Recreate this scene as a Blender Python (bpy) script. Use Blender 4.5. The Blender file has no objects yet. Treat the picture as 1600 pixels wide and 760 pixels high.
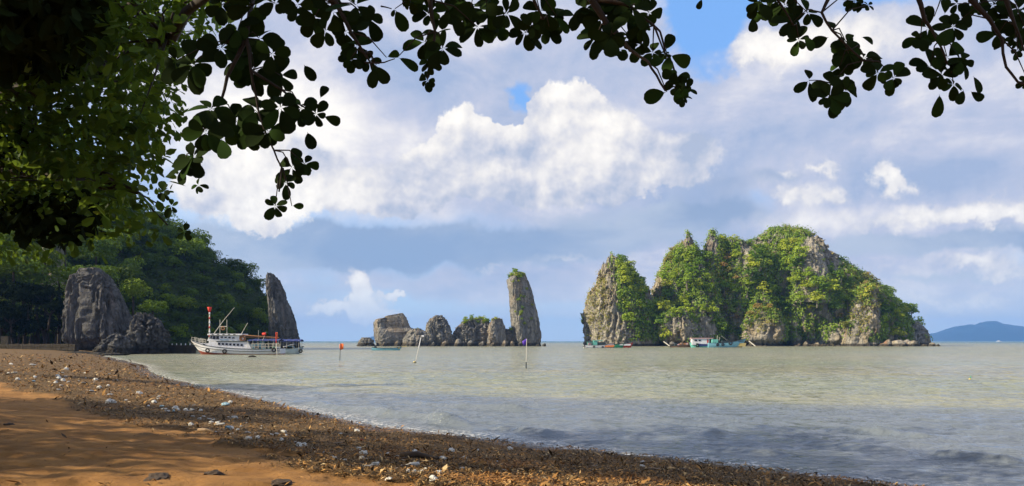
import bpy, math, random
import numpy as np
from mathutils import Vector, Matrix, Euler
random.seed(7); RS = np.random.RandomState(7)
sc = bpy.context.scene
COL = sc.collection
R = math.radians
# ------------------------------------------------------------------ camera, sun, world
H, FP, CX, HY = 2.6, 1600*28/36, 800.0, 533.0
def P(px, py, Y): return Vector(((px-CX)/FP*Y, Y, H-(py-HY)/FP*Y))
cam = bpy.data.cameras.new('camera'); camo = bpy.data.objects.new('camera', cam); COL.objects.link(camo)
cam.lens = 28; cam.sensor_width = 36; cam.shift_y = (HY-380)/1600.0
cam.clip_start = 0.05; cam.clip_end = 40000
camo.location = (0, 0, H); camo.rotation_euler = (R(90), 0, 0)
sc.camera = camo
SUN_EL, SUN_AZ = R(31), R(-103)      # azimuth from +Y, clockwise; the sun stands low on the left
sdir = Vector((math.sin(SUN_AZ)*math.cos(SUN_EL), math.cos(SUN_AZ)*math.cos(SUN_EL), math.sin(SUN_EL)))
sl = bpy.data.lights.new('sun', 'SUN'); sl.energy = 5.0; sl.angle = R(0.5); sl.color = (1.0, 0.87, 0.64)
so = bpy.data.objects.new('sun', sl); COL.objects.link(so)
so.rotation_euler = (-sdir).to_track_quat('-Z', 'Y').to_euler()
sc.view_settings.view_transform = 'Standard'; sc.view_settings.look = 'None'
sc.view_settings.exposure = 0.62; sc.view_settings.gamma = 1.0
sc.render.engine = 'CYCLES'
cy = sc.cycles
cy.use_denoising = True; cy.max_bounces = 5; cy.diffuse_bounces = 2; cy.glossy_bounces = 2
cy.transmission_bounces = 3; cy.volume_bounces = 0; cy.transparent_max_bounces = 6
cy.caustics_reflective = False; cy.caustics_refractive = False; cy.sample_clamp_indirect = 4.0
cy.use_adaptive_sampling = True; cy.adaptive_threshold = 0.02

class NT:
    """small helper for building node trees"""
    def __init__(s, nt): s.t = nt; nt.nodes.clear()
    def n(s, typ, **kw):
        x = s.t.nodes.new(typ)
        for k, v in kw.items(): setattr(x, k, v)
        return x
    def put(s, sock, v):
        if v is None: return
        if isinstance(v, bpy.types.NodeSocket): s.t.links.new(v, sock)
        else:
            if hasattr(sock, 'default_value'):
                try: sock.default_value = v
                except Exception: sock.default_value = tuple(v)+(1.0,) if len(v) == 3 else v
    def m(s, op, a, b=None, c=None, clamp=False):
        x = s.n('ShaderNodeMath', operation=op, use_clamp=clamp)
        s.put(x.inputs[0], a); s.put(x.inputs[1], b); s.put(x.inputs[2], c)
        return x.outputs[0]
    def vm(s, op, a, b=None, out=0):
        x = s.n('ShaderNodeVectorMath', operation=op)
        s.put(x.inputs[0], a)
        if op == 'SCALE': s.put(x.inputs[3], b)
        else: s.put(x.inputs[1], b)
        return x.outputs[out]
    def mix(s, f, a, b, mode='MIX'):
        x = s.n('ShaderNodeMix', data_type='RGBA', blend_type=mode)
        s.put(x.inputs[0], f); s.put(x.inputs[6], a if isinstance(a, bpy.types.NodeSocket) else tuple(a)+(1,) if len(a) == 3 else a)
        s.put(x.inputs[7], b if isinstance(b, bpy.types.NodeSocket) else tuple(b)+(1,) if len(b) == 3 else b)
        return x.outputs[2]
    def noise(s, vec, scale, detail=4, rough=0.5, dist=0.0, col=False):
        x = s.n('ShaderNodeTexNoise'); s.put(x.inputs['Vector'], vec)
        s.put(x.inputs['Scale'], scale); s.put(x.inputs['Detail'], detail); s.put(x.inputs['Roughness'], rough); s.put(x.inputs['Distortion'], dist)
        return x.outputs['Color' if col else 'Fac']
    def ss(s, v, lo, hi, a=0.0, b=1.0):
        x = s.n('ShaderNodeMapRange', interpolation_type='SMOOTHSTEP')
        s.put(x.inputs[0], v); s.put(x.inputs[1], lo); s.put(x.inputs[2], hi); s.put(x.inputs[3], a); s.put(x.inputs[4], b)
        return x.outputs[0]
    def ramp(s, f, stops):
        x = s.n('ShaderNodeValToRGB'); cr = x.color_ramp
        while len(cr.elements) < len(stops): cr.elements.new(0.5)
        for e, (p, c) in zip(cr.elements, stops): e.position = p; e.color = tuple(c)+(1,)
        s.put(x.inputs[0], f); return x.outputs[0]
    def scalev(s, v, x, y, z): return s.vm('MULTIPLY', v, (x, y, z))

# ---- world: Nishita sky with a cloud field laid out by direction (azimuth, elevation)
W = bpy.data.worlds.new('World'); sc.world = W; W.use_nodes = True
w = NT(W.node_tree)
sky = w.n('ShaderNodeTexSky', sky_type='NISHITA'); sky.sun_disc = False
sky.sun_elevation = SUN_EL; sky.sun_rotation = SUN_AZ % (2*math.pi)
sky.air_density = 1.0; sky.dust_density = 0.6; sky.ozone_density = 2.0
tc = w.n('ShaderNodeTexCoord').outputs['Generated']
sep = w.n('ShaderNodeSeparateXYZ'); w.put(sep.inputs[0], tc)
az = w.m('ARCTAN2', sep.outputs[0], sep.outputs[1]); el = w.m('ARCSINE', sep.outputs[2])
cmb = w.n('ShaderNodeCombineXYZ'); w.put(cmb.inputs[0], az); w.put(cmb.inputs[1], el); AE = cmb.outputs[0]
def dirpx(px, py):
    a = math.atan((px-CX)/FP); e = math.atan((HY-py)/FP*math.cos(a)); return a, e
# warped coordinates give the billowed edges
w1 = w.noise(tc, 7.0, 5, 0.6, col=True); w1c = w.vm('SUBTRACT', w1, (0.5, 0.5, 0.5))
w2 = w.noise(tc, 26.0, 6, 0.62, col=True); w2c = w.vm('SUBTRACT', w2, (0.5, 0.5, 0.5))
AEs = w.vm('ADD', AE, w.scalev(w1c, 0.20, 0.09, 0))                       # soft
AEc = w.vm('ADD', w.vm('ADD', AE, w.scalev(w1c, 0.10, 0.06, 0)), w.scalev(w2c, 0.075, 0.06, 0))   # crisp
def blobs(vec, lst):
    tot = None
    for (px, py, rx, ry, amp) in lst:
        a, e = dirpx(px, py); sx = FP/rx; sy = FP/ry
        d = w.vm('SUBTRACT', vec, (a, e, 0)); d = w.scalev(d, sx, sy, 0)
        q = w.vm('DOT_PRODUCT', d, d, out=1)
        g = w.m('EXPONENT', w.m('MULTIPLY', q, -1.0))
        tot = w.m('MULTIPLY', g, amp) if tot is None else w.m('MULTIPLY_ADD', g, amp, tot)
    return tot
# 1. clear sky tint
K = 7.4   # background strength is 0.1: cloud colours below are written as they should appear
def C(r, g, b): return (r*K, g*K, b*K)
blue = w.mix(w.ss(el, 0.0, 0.34), C(0.42, 0.63, 0.90), C(0.20, 0.44, 0.92))
skyc = w.mix(0.8, sky.outputs[0], blue)
# 2. soft veil of high cloud
fb = w.noise(w.scalev(tc, 1, 1, 2.2), 3.2, 7, 0.55, 0.3)
veil = blobs(AEs, [(480,120,420,210,.9),(760,60,260,90,.8),(900,90,160,90,.9),(1420,150,260,170,1.0),(1250,60,130,60,.7),(1560,40,120,120,.6),
    (1150,190,200,60,.8),(1000,250,360,110,.9),(1500,330,260,80,.8),(1300,330,160,40,.5),(640,440,330,20,.55),(900,440,220,40,.7),(480,500,240,18,.6),(560,440,60,40,.3),(900,500,200,14,.3),(1120,420,160,40,.5),(1480,480,200,40,.5),
    (1095,50,46,80,-1.1),(780,158,26,30,-1.6),(1130,125,36,26,-.7),(810,135,40,12,-.6),(1380,8,130,22,-.9),(1210,320,60,30,-.9),(560,20,90,60,-.3),(1130,180,40,40,-.5),(620,475,60,30,-.5),(520,440,80,14,-.5)])
outside = w.ss(w.m('ABSOLUTE', az), 0.62, 0.85, 0.0, 0.55)
veil = w.m('ADD', w.m('ADD', veil, outside), w.ss(el, 0.4, 0.6, 0.0, 0.5))
vD = w.m('ADD', veil, w.m('MULTIPLY', w.m('SUBTRACT', fb, 0.5), 1.6))
vcov = w.ss(vD, 0.0, 0.72, 0.0, 0.96)
fb2 = w.noise(w.scalev(tc, 1, 1, 2.2), 5.5, 8, 0.62, 0.4)
tcl = w.vm('ADD', tc, (-0.020, 0.0, 0.022))
big_n = w.m('SUBTRACT', w.noise(tc, 7.0, 6, 0.55, 0.2), w.noise(tcl, 7.0, 6, 0.55, 0.2))
fin_n = w.m('SUBTRACT', w.noise(tc, 22.0, 5, 0.55, 0.1), w.noise(w.vm('ADD', tc, (-0.007, 0.0, 0.008)), 22.0, 5, 0.55, 0.1))
bright = blobs(AEs, [(380,230,160,110,.75),(480,190,120,60,.4),(380,330,120,60,.5),(1250,80,120,30,.5),(1480,130,160,40,.3),(1400,340,180,22,.5),(1560,220,100,30,.25),(750,30,120,40,.25),
    (620,120,120,60,-.35),(1000,130,120,40,-.25),(1000,200,200,40,-.1),(1120,270,130,60,-.25),(1480,260,120,40,-.25),(1350,180,160,30,-.15)])
bl = w.m('ADD', w.m('ADD', bright, w.m('MULTIPLY', w.m('SUBTRACT', fb2, 0.5), 1.9)), w.m('ADD', w.m('MULTIPLY', fin_n, 0.5), w.m('MULTIPLY', big_n, 1.0)))
vcol = w.ramp(w.m('MULTIPLY_ADD', bl, 0.9, 0.36, clamp=True), [(0.0, C(0.36, 0.44, 0.62)), (0.38, C(0.52, 0.55, 0.68)), (0.68, C(0.75, 0.73, 0.76)), (1.0, C(1.0, 0.95, 0.88))])
c1 = w.mix(vcov, skyc, vcol)
# 3. slate-blue flat cloud bases
band = blobs(AEs, [(520,400,260,20,1.3),(420,375,170,34,1.1),(600,365,200,18,.7),(300,400,60,30,.8),(760,385,200,22,1.0),(960,362,170,24,1.3),(1100,340,110,18,.9),(1120,385,90,10,.5),(1320,388,200,12,.9),(1520,392,200,13,.95),(1500,442,160,8,.8),(1480,250,110,20,.45),(1220,270,60,14,.45),(1120,300,90,22,.6),(1360,370,90,10,.4),(900,332,120,8,.3)])
bD = w.m('ADD', band, w.m('MULTIPLY', w.m('SUBTRACT', fb2, 0.5), 1.1))
c2 = w.mix(w.ss(bD, 0.25, 0.95, 0.0, 0.88), c1, w.mix(w.ss(fb, 0.38, 0.62), C(0.27, 0.37, 0.55), C(0.47, 0.54, 0.66)))
# 4a. the great soft cumulus bank: bright crowns at its upper edge, greying down into the flat base
bank = blobs(AEc, [(860,175,55,50,1.2),(905,170,40,30,.5),(800,225,62,42,1.0),(930,235,100,60,1.0),(725,210,46,42,1.0),(690,262,60,40,1.0),(800,280,170,36,.9),(980,275,120,44,.9),(600,302,110,28,.8),
    (420,310,130,60,.8),(470,240,90,60,.5),(340,220,80,100,.5),(1080,230,70,40,.45),(778,160,24,34,-1.3),(640,200,50,50,-.4)])
kD = w.m('ADD', bank, w.m('MULTIPLY', w.m('SUBTRACT', w2, 0.5), 0.45))
kcov = w.ss(kD, 0.46, 0.66, 0.0, 0.95)
form = w.m('ADD', w.m('MULTIPLY', big_n, 2.4), w.m('MULTIPLY', fin_n, 1.6))
hot = blobs(AEs, [(870,150,70,32,.42),(725,195,50,30,.42),(900,225,100,36,.32),(800,272,60,14,.25),(690,250,50,24,.2),(420,300,110,46,.30),(600,295,100,16,.22),(340,240,80,80,.3),(1000,265,90,24,.2),
    (800,240,50,18,-.15),(900,308,220,14,-.25),(640,325,160,10,-.2),(1060,240,60,30,-.1)])
kv = w.m('ADD', w.m('ADD', form, hot), 0.33, clamp=True)
CR = [(0.0, C(0.42, 0.48, 0.62)), (0.32, C(0.62, 0.63, 0.70)), (0.6, C(0.83, 0.80, 0.78)), (1.0, C(1.04, 0.99, 0.91))]
c3a = w.mix(kcov, c2, w.ramp(kv, CR))
# 4b. small crisp cumulus towers low down and at the right
cum = blobs(AEc, [(574,460,22,38,1.5),(552,488,56,17,1.3),(500,487,18,13,1.0),(630,458,24,10,1.1),(600,486,34,15,.7),(650,490,30,8,.4),(760,418,60,9,.55),(830,410,30,12,.4),
    (1270,60,110,40,.8),(1180,72,50,24,.7),(1360,90,90,40,.5),(1400,262,26,26,1.0),(1412,300,30,18,.7),(1300,300,34,26,.85),(1240,300,24,18,.75),(1290,255,24,12,.75),(1230,265,18,12,.6),(1420,345,140,18,.75),(1560,340,80,18,.6),
    (1500,410,70,16,.7),(1580,430,60,16,.65),(1440,470,70,16,.6),(1560,478,70,12,.6),(1380,425,30,12,.4),(1000,395,90,10,.45),(1100,400,40,24,.4),(880,395,50,14,.45),(1480,160,110,24,.45)])
cD = w.m('ADD', cum, w.m('MULTIPLY', w.m('SUBTRACT', w2, 0.5), 0.5))
ccov = w.ss(cD, 0.36, 0.80, 0.0, 0.9)
cv_ = w.m('ADD', w.m('ADD', w.m('MULTIPLY', fin_n, 1.6), w.m('MULTIPLY', big_n, 1.2)), w.ss(cD, 0.5, 1.2, 0.45, 0.85), clamp=True)
c3 = w.mix(ccov, c3a, w.ramp(cv_, CR))
# horizon: the low sky pales a little
c4 = w.mix(w.ss(el, 0.0, 0.10, 0.60, 0.0), c3, C(0.74, 0.82, 0.88))
bg = w.n('ShaderNodeBackground'); w.put(bg.inputs[0], c4); bg.inputs[1].default_value = 0.1
wo = w.n('ShaderNodeOutputWorld'); w.put(wo.inputs[0], bg.outputs[0])

# ------------------------------------------------------------------ helpers
def hsh(ix, iy, iz, seed):
    n = (ix*374761393 + iy*668265263 + iz*2147483647 + seed*1274126177) & 0xffffffff
    n = ((n ^ (n >> 13))*1274126177) & 0xffffffff
    return ((n ^ (n >> 16)) & 0xffff)/65535.0
def vn(x, y, z, seed=0):
    x, y, z = np.broadcast_arrays(np.asarray(x, float), np.asarray(y, float), np.asarray(z, float))
    xi, yi, zi = np.floor(x).astype(np.int64), np.floor(y).astype(np.int64), np.floor(z).astype(np.int64)
    fx, fy, fz = x-xi, y-yi, z-zi
    fx, fy, fz = [f*f*(3-2*f) for f in (fx, fy, fz)]
    r = 0
    for dx in (0, 1):
        for dy in (0, 1):
            for dz in (0, 1):
                wt = (fx if dx else 1-fx)*(fy if dy else 1-fy)*(fz if dz else 1-fz)
                r = r + wt*hsh(xi+dx, yi+dy, zi+dz, seed)
    return r
def fbm(x, y, z, seed=0, o=4, g=0.5):
    r, a, t = 0, 1.0, 0
    for k in range(o):
        r = r + a*vn(x*2**k, y*2**k, z*2**k, seed+k*17); t += a; a *= g
    return r/t
def sstep(v, a, b):
    t = np.clip((v-a)/(b-a), 0, 1); return t*t*(3-2*t)
def mesh_np(name, V, F, smooth=False):
    """V (n,3); F (m,k) uniform faces"""
    V = np.asarray(V, np.float32); F = np.asarray(F, np.int32); m, k = F.shape
    me = bpy.data.meshes.new(name)
    me.vertices.add(len(V)); me.vertices.foreach_set('co', V.ravel())
    me.loops.add(m*k); me.loops.foreach_set('vertex_index', F.ravel())
    me.polygons.add(m); me.polygons.foreach_set('loop_start', np.arange(0, m*k, k, dtype=np.int32))
    me.polygons.foreach_set('use_smooth', np.full(m, smooth))
    me.update(calc_edges=True); me.validate()
    return me
def grid_faces(nu, nv, wrap=False):
    i = np.arange(nu-1)[:, None]; nj = nv if wrap else nv-1; j = np.arange(nj)[None, :]
    j2 = (j+1) % nv
    return np.stack([i*nv+j, i*nv+j2, (i+1)*nv+j2, (i+1)*nv+j], -1).reshape(-1, 4)
def link(name, me, mat=None, parent=None, loc=None, rot=None):
    o = bpy.data.objects.new(name, me); COL.objects.link(o)
    if mat is not None and me is not None and len(me.materials) == 0: me.materials.append(mat)
    if parent is not None: o.parent = parent
    if loc is not None: o.location = loc
    if rot is not None: o.rotation_euler = rot
    return o
def tag(o, label=None, cat=None, group=None, kind=None):
    if label: o['label'] = label
    if cat: o['category'] = cat
    if group: o['group'] = group
    if kind: o['kind'] = kind
    return o
def thing(name, label, cat, loc=(0, 0, 0), rz=0.0, group=None):
    o = bpy.data.objects.new(name, None); COL.objects.link(o); o.empty_display_size = 0.3
    o.location = loc; o.rotation_euler = (0, 0, rz)
    return tag(o, label, cat, group)
class MB:
    def __init__(s): s.v = []; s.f = []
    def poly(s, pts):
        b = len(s.v); s.v += [tuple(p) for p in pts]; s.f.append(tuple(range(b, b+len(pts)))); return s
    def box(s, x0, x1, y0, y1, z0, z1, slope=(0, 0)):
        """slope: x shift of the top's low-x and high-x edges"""
        b = len(s.v); a, c = slope
        s.v += [(x0, y0, z0), (x1, y0, z0), (x1, y1, z0), (x0, y1, z0), (x0+a, y0, z1), (x1+c, y0, z1), (x1+c, y1, z1), (x0+a, y1, z1)]
        s.f += [tuple(b+i for i in q) for q in ((3,2,1,0),(4,5,6,7),(0,1,5,4),(1,2,6,5),(2,3,7,6),(3,0,4,7))]
        return s
    def tube(s, pts, r, n=6, cap=True):
        pts = [Vector(p) for p in pts]; rr = r if isinstance(r, (list, tuple)) else [r]*len(pts)
        b = len(s.v); up = None
        for i, p in enumerate(pts):
            t = (pts[min(i+1, len(pts)-1)]-pts[max(i-1, 0)]).normalized()
            if up is None: up = t.orthogonal().normalized()
            up = (up - t*up.dot(t)).normalized() if (up - t*up.dot(t)).length > 1e-5 else t.orthogonal().normalized()
            sd = t.cross(up)
            for k in range(n):
                a = 2*math.pi*k/n; s.v.append(tuple(p+(up*math.cos(a)+sd*math.sin(a))*rr[i]))
        for i in range(len(pts)-1):
            for k in range(n):
                k2 = (k+1) % n; s.f.append((b+i*n+k, b+i*n+k2, b+(i+1)*n+k2, b+(i+1)*n+k))
        if cap:
            s.f.append(tuple(b+k for k in range(n))[::-1]); s.f.append(tuple(b+(len(pts)-1)*n+k for k in range(n)))
        return s
    def torus(s, c, Rr, r, axis='y', n=14, m=6):
        b = len(s.v); c = Vector(c)
        for i in range(n):
            a = 2*math.pi*i/n
            for k in range(m):
                q = 2*math.pi*k/m; rad = Rr+r*math.cos(q); h = r*math.sin(q)
                p = {'y': (rad*math.cos(a), h, rad*math.sin(a)), 'z': (rad*math.cos(a), rad*math.sin(a), h), 'x': (h, rad*math.cos(a), rad*math.sin(a))}[axis]
                s.v.append(tuple(c+Vector(p)))
        for i in range(n):
            for k in range(m):
                i2, k2 = (i+1) % n, (k+1) % m
                s.f.append((b+i*m+k, b+i2*m+k, b+i2*m+k2, b+i*m+k2))
        return s
    def mesh(s, name, smooth=False):
        me = bpy.data.meshes.new(name); me.from_pydata(s.v, [], s.f)
        if smooth: me.polygons.foreach_set('use_smooth', [True]*len(me.polygons))
        me.update(); return me
    def build(s, name, mat, parent=None, smooth=False, bevel=0, loc=None):
        o = link(name, s.mesh(name, smooth), mat, parent, loc)
        if bevel:
            md = o.modifiers.new('bevel', 'BEVEL'); md.width = bevel; md.segments = 2
        return o

# ------------------------------------------------------------------ materials
def material(name):
    m = bpy.data.materials.new(name); m.use_nodes = True; t = NT(m.node_tree)
    p = t.n('ShaderNodeBsdfPrincipled'); o = t.n('ShaderNodeOutputMaterial'); t.put(o.inputs[0], p.outputs[0])
    return m, t, p, o
def bump(t, p, h, strength=0.5, dist=0.1, normal=None):
    b = t.n('ShaderNodeBump'); t.put(b.inputs['Height'], h); b.inputs['Strength'].default_value = strength; b.inputs['Distance'].default_value = dist
    if normal is not None: t.put(b.inputs['Normal'], normal)
    t.put(p.inputs['Normal'], b.outputs[0]); return b.outputs[0]
def paint(name, col, rough=0.5, wear=0.25, metal=0.0, scale=3.0):
    m, t, p, o = material(name); co = t.n('ShaderNodeTexCoord').outputs['Object']
    n = t.noise(co, scale, 6, 0.65); n2 = t.noise(t.scalev(co, 6, 6, 0.6), scale*0.8, 3, 0.5)
    f = t.m('MULTIPLY', t.ss(t.m('ADD', t.m('MULTIPLY', n, 0.6), t.m('MULTIPLY', n2, 0.4)), 0.5, 0.68), wear)
    t.put(p.inputs['Base Color'], t.mix(f, col, (col[0]*0.35+0.04, col[1]*0.3+0.025, col[2]*0.25+0.012)))
    p.inputs['Roughness'].default_value = rough; p.inputs['Metallic'].default_value = metal
    return m
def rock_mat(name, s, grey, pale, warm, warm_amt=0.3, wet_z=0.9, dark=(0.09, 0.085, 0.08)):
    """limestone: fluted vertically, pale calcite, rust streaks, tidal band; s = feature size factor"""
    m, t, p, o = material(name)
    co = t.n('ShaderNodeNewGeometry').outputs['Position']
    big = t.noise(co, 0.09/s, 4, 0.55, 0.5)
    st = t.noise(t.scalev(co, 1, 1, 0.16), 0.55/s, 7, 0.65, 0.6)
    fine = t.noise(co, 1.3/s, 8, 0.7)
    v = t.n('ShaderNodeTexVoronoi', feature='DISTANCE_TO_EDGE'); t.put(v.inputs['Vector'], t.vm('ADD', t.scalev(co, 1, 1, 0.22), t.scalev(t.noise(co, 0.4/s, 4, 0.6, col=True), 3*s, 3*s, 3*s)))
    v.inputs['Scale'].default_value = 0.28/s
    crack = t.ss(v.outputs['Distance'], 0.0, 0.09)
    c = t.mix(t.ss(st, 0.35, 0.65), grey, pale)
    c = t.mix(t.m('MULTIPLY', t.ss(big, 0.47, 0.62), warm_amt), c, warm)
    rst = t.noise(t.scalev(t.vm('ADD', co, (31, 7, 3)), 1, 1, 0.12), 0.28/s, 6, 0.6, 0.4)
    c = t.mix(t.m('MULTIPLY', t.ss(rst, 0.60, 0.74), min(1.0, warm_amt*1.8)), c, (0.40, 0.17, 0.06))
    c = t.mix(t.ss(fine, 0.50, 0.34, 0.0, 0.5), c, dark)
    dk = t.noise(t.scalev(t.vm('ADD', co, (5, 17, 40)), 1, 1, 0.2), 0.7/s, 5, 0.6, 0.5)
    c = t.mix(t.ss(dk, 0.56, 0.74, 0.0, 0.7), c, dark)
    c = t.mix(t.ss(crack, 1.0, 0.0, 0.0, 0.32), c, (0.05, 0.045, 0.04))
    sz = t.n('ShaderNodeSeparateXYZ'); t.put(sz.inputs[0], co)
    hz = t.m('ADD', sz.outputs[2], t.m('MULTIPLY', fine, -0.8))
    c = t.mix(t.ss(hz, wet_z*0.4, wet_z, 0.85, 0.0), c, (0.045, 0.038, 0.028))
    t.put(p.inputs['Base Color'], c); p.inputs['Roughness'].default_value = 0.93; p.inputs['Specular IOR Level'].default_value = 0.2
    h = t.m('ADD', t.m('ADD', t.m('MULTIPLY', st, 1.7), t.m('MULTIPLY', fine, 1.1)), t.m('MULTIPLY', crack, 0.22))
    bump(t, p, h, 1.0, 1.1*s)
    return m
ROCK = rock_mat('limestone', 1.6, (0.31, 0.29, 0.25), (0.57, 0.52, 0.42), (0.58, 0.43, 0.20), 0.42, 1.2)
ROCKG = rock_mat('grey_limestone', 1.2, (0.19, 0.19, 0.185), (0.38, 0.36, 0.32), (0.55, 0.36, 0.16), 0.28, 1.7)
ROCKD = rock_mat('shade_darkened_limestone', 0.8, (0.075, 0.077, 0.08), (0.21, 0.205, 0.20), (0.18, 0.16, 0.13), 0.1, 1.3)  # darker copy of the limestone, with shade put into its colour
def leaf_mat(name, stops, transl=0.25, tcol=(0.25, 0.4, 0.05), rough=0.5, spec=0.3, objw=0.6):
    m, t, p, o = material(name)
    geo = t.n('ShaderNodeNewGeometry'); oi = t.n('ShaderNodeObjectInfo')
    f = t.m('ADD', t.m('MULTIPLY', oi.outputs['Random'], objw), t.m('MULTIPLY', geo.outputs['Random Per Island'], 1-objw))
    c = t.ramp(f, stops); t.put(p.inputs['Base Color'], c)
    p.inputs['Roughness'].default_value = rough; p.inputs['Specular IOR Level'].default_value = spec
    tr = t.n('ShaderNodeBsdfTranslucent'); t.put(tr.inputs[0], t.mix(0.6, c, tcol))
    ms = t.n('ShaderNodeMixShader'); ms.inputs[0].default_value = transl
    t.put(ms.inputs[1], p.outputs[0]); t.put(ms.inputs[2], tr.outputs[0]); t.put(o.inputs[0], ms.outputs[0])
    return m
LEAF_ISL = leaf_mat('island_foliage', [(0, (0.05, 0.11, 0.010)), (0.25, (0.14, 0.25, 0.014)), (0.55, (0.27, 0.38, 0.02)), (0.8, (0.38, 0.44, 0.03)), (1, (0.46, 0.44, 0.05))], 0.25, (0.3, 0.42, 0.04), .5, .3, .8)
LEAF_SCR = leaf_mat('island_scrub', [(0, (0.04, 0.09, 0.010)), (0.45, (0.11, 0.20, 0.016)), (0.85, (0.22, 0.30, 0.025)), (1, (0.36, 0.33, 0.06))], 0.2, (0.3, 0.42, 0.04))
LEAF_DRY = leaf_mat('dry_scrub', [(0, (0.14, 0.19, 0.03)), (0.4, (0.26, 0.25, 0.05)), (0.7, (0.36, 0.24, 0.07)), (1, (0.42, 0.22, 0.08))], 0.2, (0.4, 0.3, 0.06))
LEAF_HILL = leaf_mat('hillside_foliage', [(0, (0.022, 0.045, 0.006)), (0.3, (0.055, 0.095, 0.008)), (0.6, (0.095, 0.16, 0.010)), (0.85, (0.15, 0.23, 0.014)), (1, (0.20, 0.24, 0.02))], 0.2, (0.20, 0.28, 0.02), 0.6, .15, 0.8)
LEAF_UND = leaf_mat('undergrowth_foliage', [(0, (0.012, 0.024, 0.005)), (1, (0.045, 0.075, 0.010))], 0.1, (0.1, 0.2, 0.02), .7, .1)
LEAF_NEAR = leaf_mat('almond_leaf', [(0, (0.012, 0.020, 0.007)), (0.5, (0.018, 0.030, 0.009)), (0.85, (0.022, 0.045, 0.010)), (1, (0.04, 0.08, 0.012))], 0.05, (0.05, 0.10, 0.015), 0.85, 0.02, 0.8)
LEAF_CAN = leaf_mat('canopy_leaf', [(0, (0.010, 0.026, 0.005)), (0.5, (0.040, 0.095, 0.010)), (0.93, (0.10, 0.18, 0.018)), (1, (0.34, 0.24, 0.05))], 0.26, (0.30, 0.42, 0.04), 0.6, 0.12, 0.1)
def bark_mat(name, a, b, sc_=8.0):
    m, t, p, o = material(name); co = t.n('ShaderNodeTexCoord').outputs['Object']
    n = t.noise(t.scalev(co, 1, 1, 0.3), sc_, 6, 0.65)
    t.put(p.inputs['Base Color'], t.mix(n, a, b)); p.inputs['Roughness'].default_value = 0.9
    bump(t, p, n, 0.6, 0.03); return m
BARK = bark_mat('bark', (0.018, 0.012, 0.009), (0.05, 0.036, 0.026))
BARKL = bark_mat('pale_bark', (0.10, 0.08, 0.06), (0.24, 0.21, 0.17), 2.0)
# sand and wrack-covered beach: one sheet, the wrack area read from a vertex attribute
SAND, t, p, o = material('beach_sand')
co = t.n('ShaderNodeNewGeometry').outputs['Position']
at_ = t.n('ShaderNodeAttribute', attribute_name='wrack').outputs['Fac']
n1 = t.noise(co, 1.1, 6, 0.6); n2 = t.noise(co, 9.0, 8, 0.7); n3 = t.noise(co, 60.0, 4, 0.7)
c = t.mix(t.ss(n1, 0.35, 0.68), (0.36, 0.18, 0.055), (0.24, 0.115, 0.034))
c = t.mix(t.ss(n2, 0.55, 0.72, 0.0, 0.75), c, (0.13, 0.055, 0.02))
c = t.mix(t.ss(n3, 0.60, 0.75, 0.0, 0.5), c, (0.55, 0.33, 0.14))
speck = t.n('ShaderNodeTexVoronoi'); t.put(speck.inputs['Vector'], co); speck.inputs['Scale'].default_value = 7.0
c = t.mix(t.ss(speck.outputs['Distance'], 0.05, 0.13, 0.8, 0.0), c, (0.07, 0.035, 0.015))
wr = t.mix(t.ss(n2, 0.35, 0.65), (0.06, 0.038, 0.018), (0.20, 0.12, 0.05))
wr = t.mix(t.ss(n3, 0.55, 0.7, 0.0, 0.6), wr, (0.28, 0.19, 0.09))
wr = t.mix(t.ss(t.noise(co, 0.35, 4, 0.6), 0.5, 0.7, 0.0, 0.5), wr, (0.16, 0.08, 0.025))
c = t.mix(at_, c, wr)
sz = t.n('ShaderNodeSeparateXYZ'); t.put(sz.inputs[0], co)
wet = t.ss(t.m('ADD', sz.outputs[2], t.m('MULTIPLY', n1, -0.10)), 0.0, 0.13, 1.0, 0.0)
c = t.mix(t.m('MULTIPLY', wet, 0.65), c, (0.06, 0.045, 0.028))
t.put(p.inputs['Base Color'], c); t.put(p.inputs['Roughness'], t.m('SUBTRACT', 0.95, t.m('MULTIPLY', wet, 0.7)))
p.inputs['Specular IOR Level'].default_value = 0.25
bump(t, p, t.m('ADD', t.m('MULTIPLY', n2, 1.0), t.m('MULTIPLY', n3, 0.35)), 0.8, 0.05)
# litter
LIT, t, p, o = material('dry_leaf_litter')
rp = t.n('ShaderNodeNewGeometry').outputs['Random Per Island']
c = t.ramp(rp, [(0, (0.03, 0.02, 0.011)), (0.35, (0.085, 0.052, 0.023)), (0.6, (0.18, 0.11, 0.042)), (0.8, (0.36, 0.18, 0.055)), (0.93, (0.50, 0.27, 0.08)), (1, (0.62, 0.48, 0.26))])
lco = t.n('ShaderNodeNewGeometry').outputs['Position']; c = t.mix(t.ss(t.noise(lco, 0.45, 4, .6), 0.50, 0.66, 0.0, 0.75), c, t.mix(rp, (0.14, 0.055, 0.016), (0.55, 0.26, 0.07)))
t.put(p.inputs['Base Color'], c); p.inputs['Roughness'].default_value = 0.8; p.inputs['Specular IOR Level'].default_value = 0.2
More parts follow.
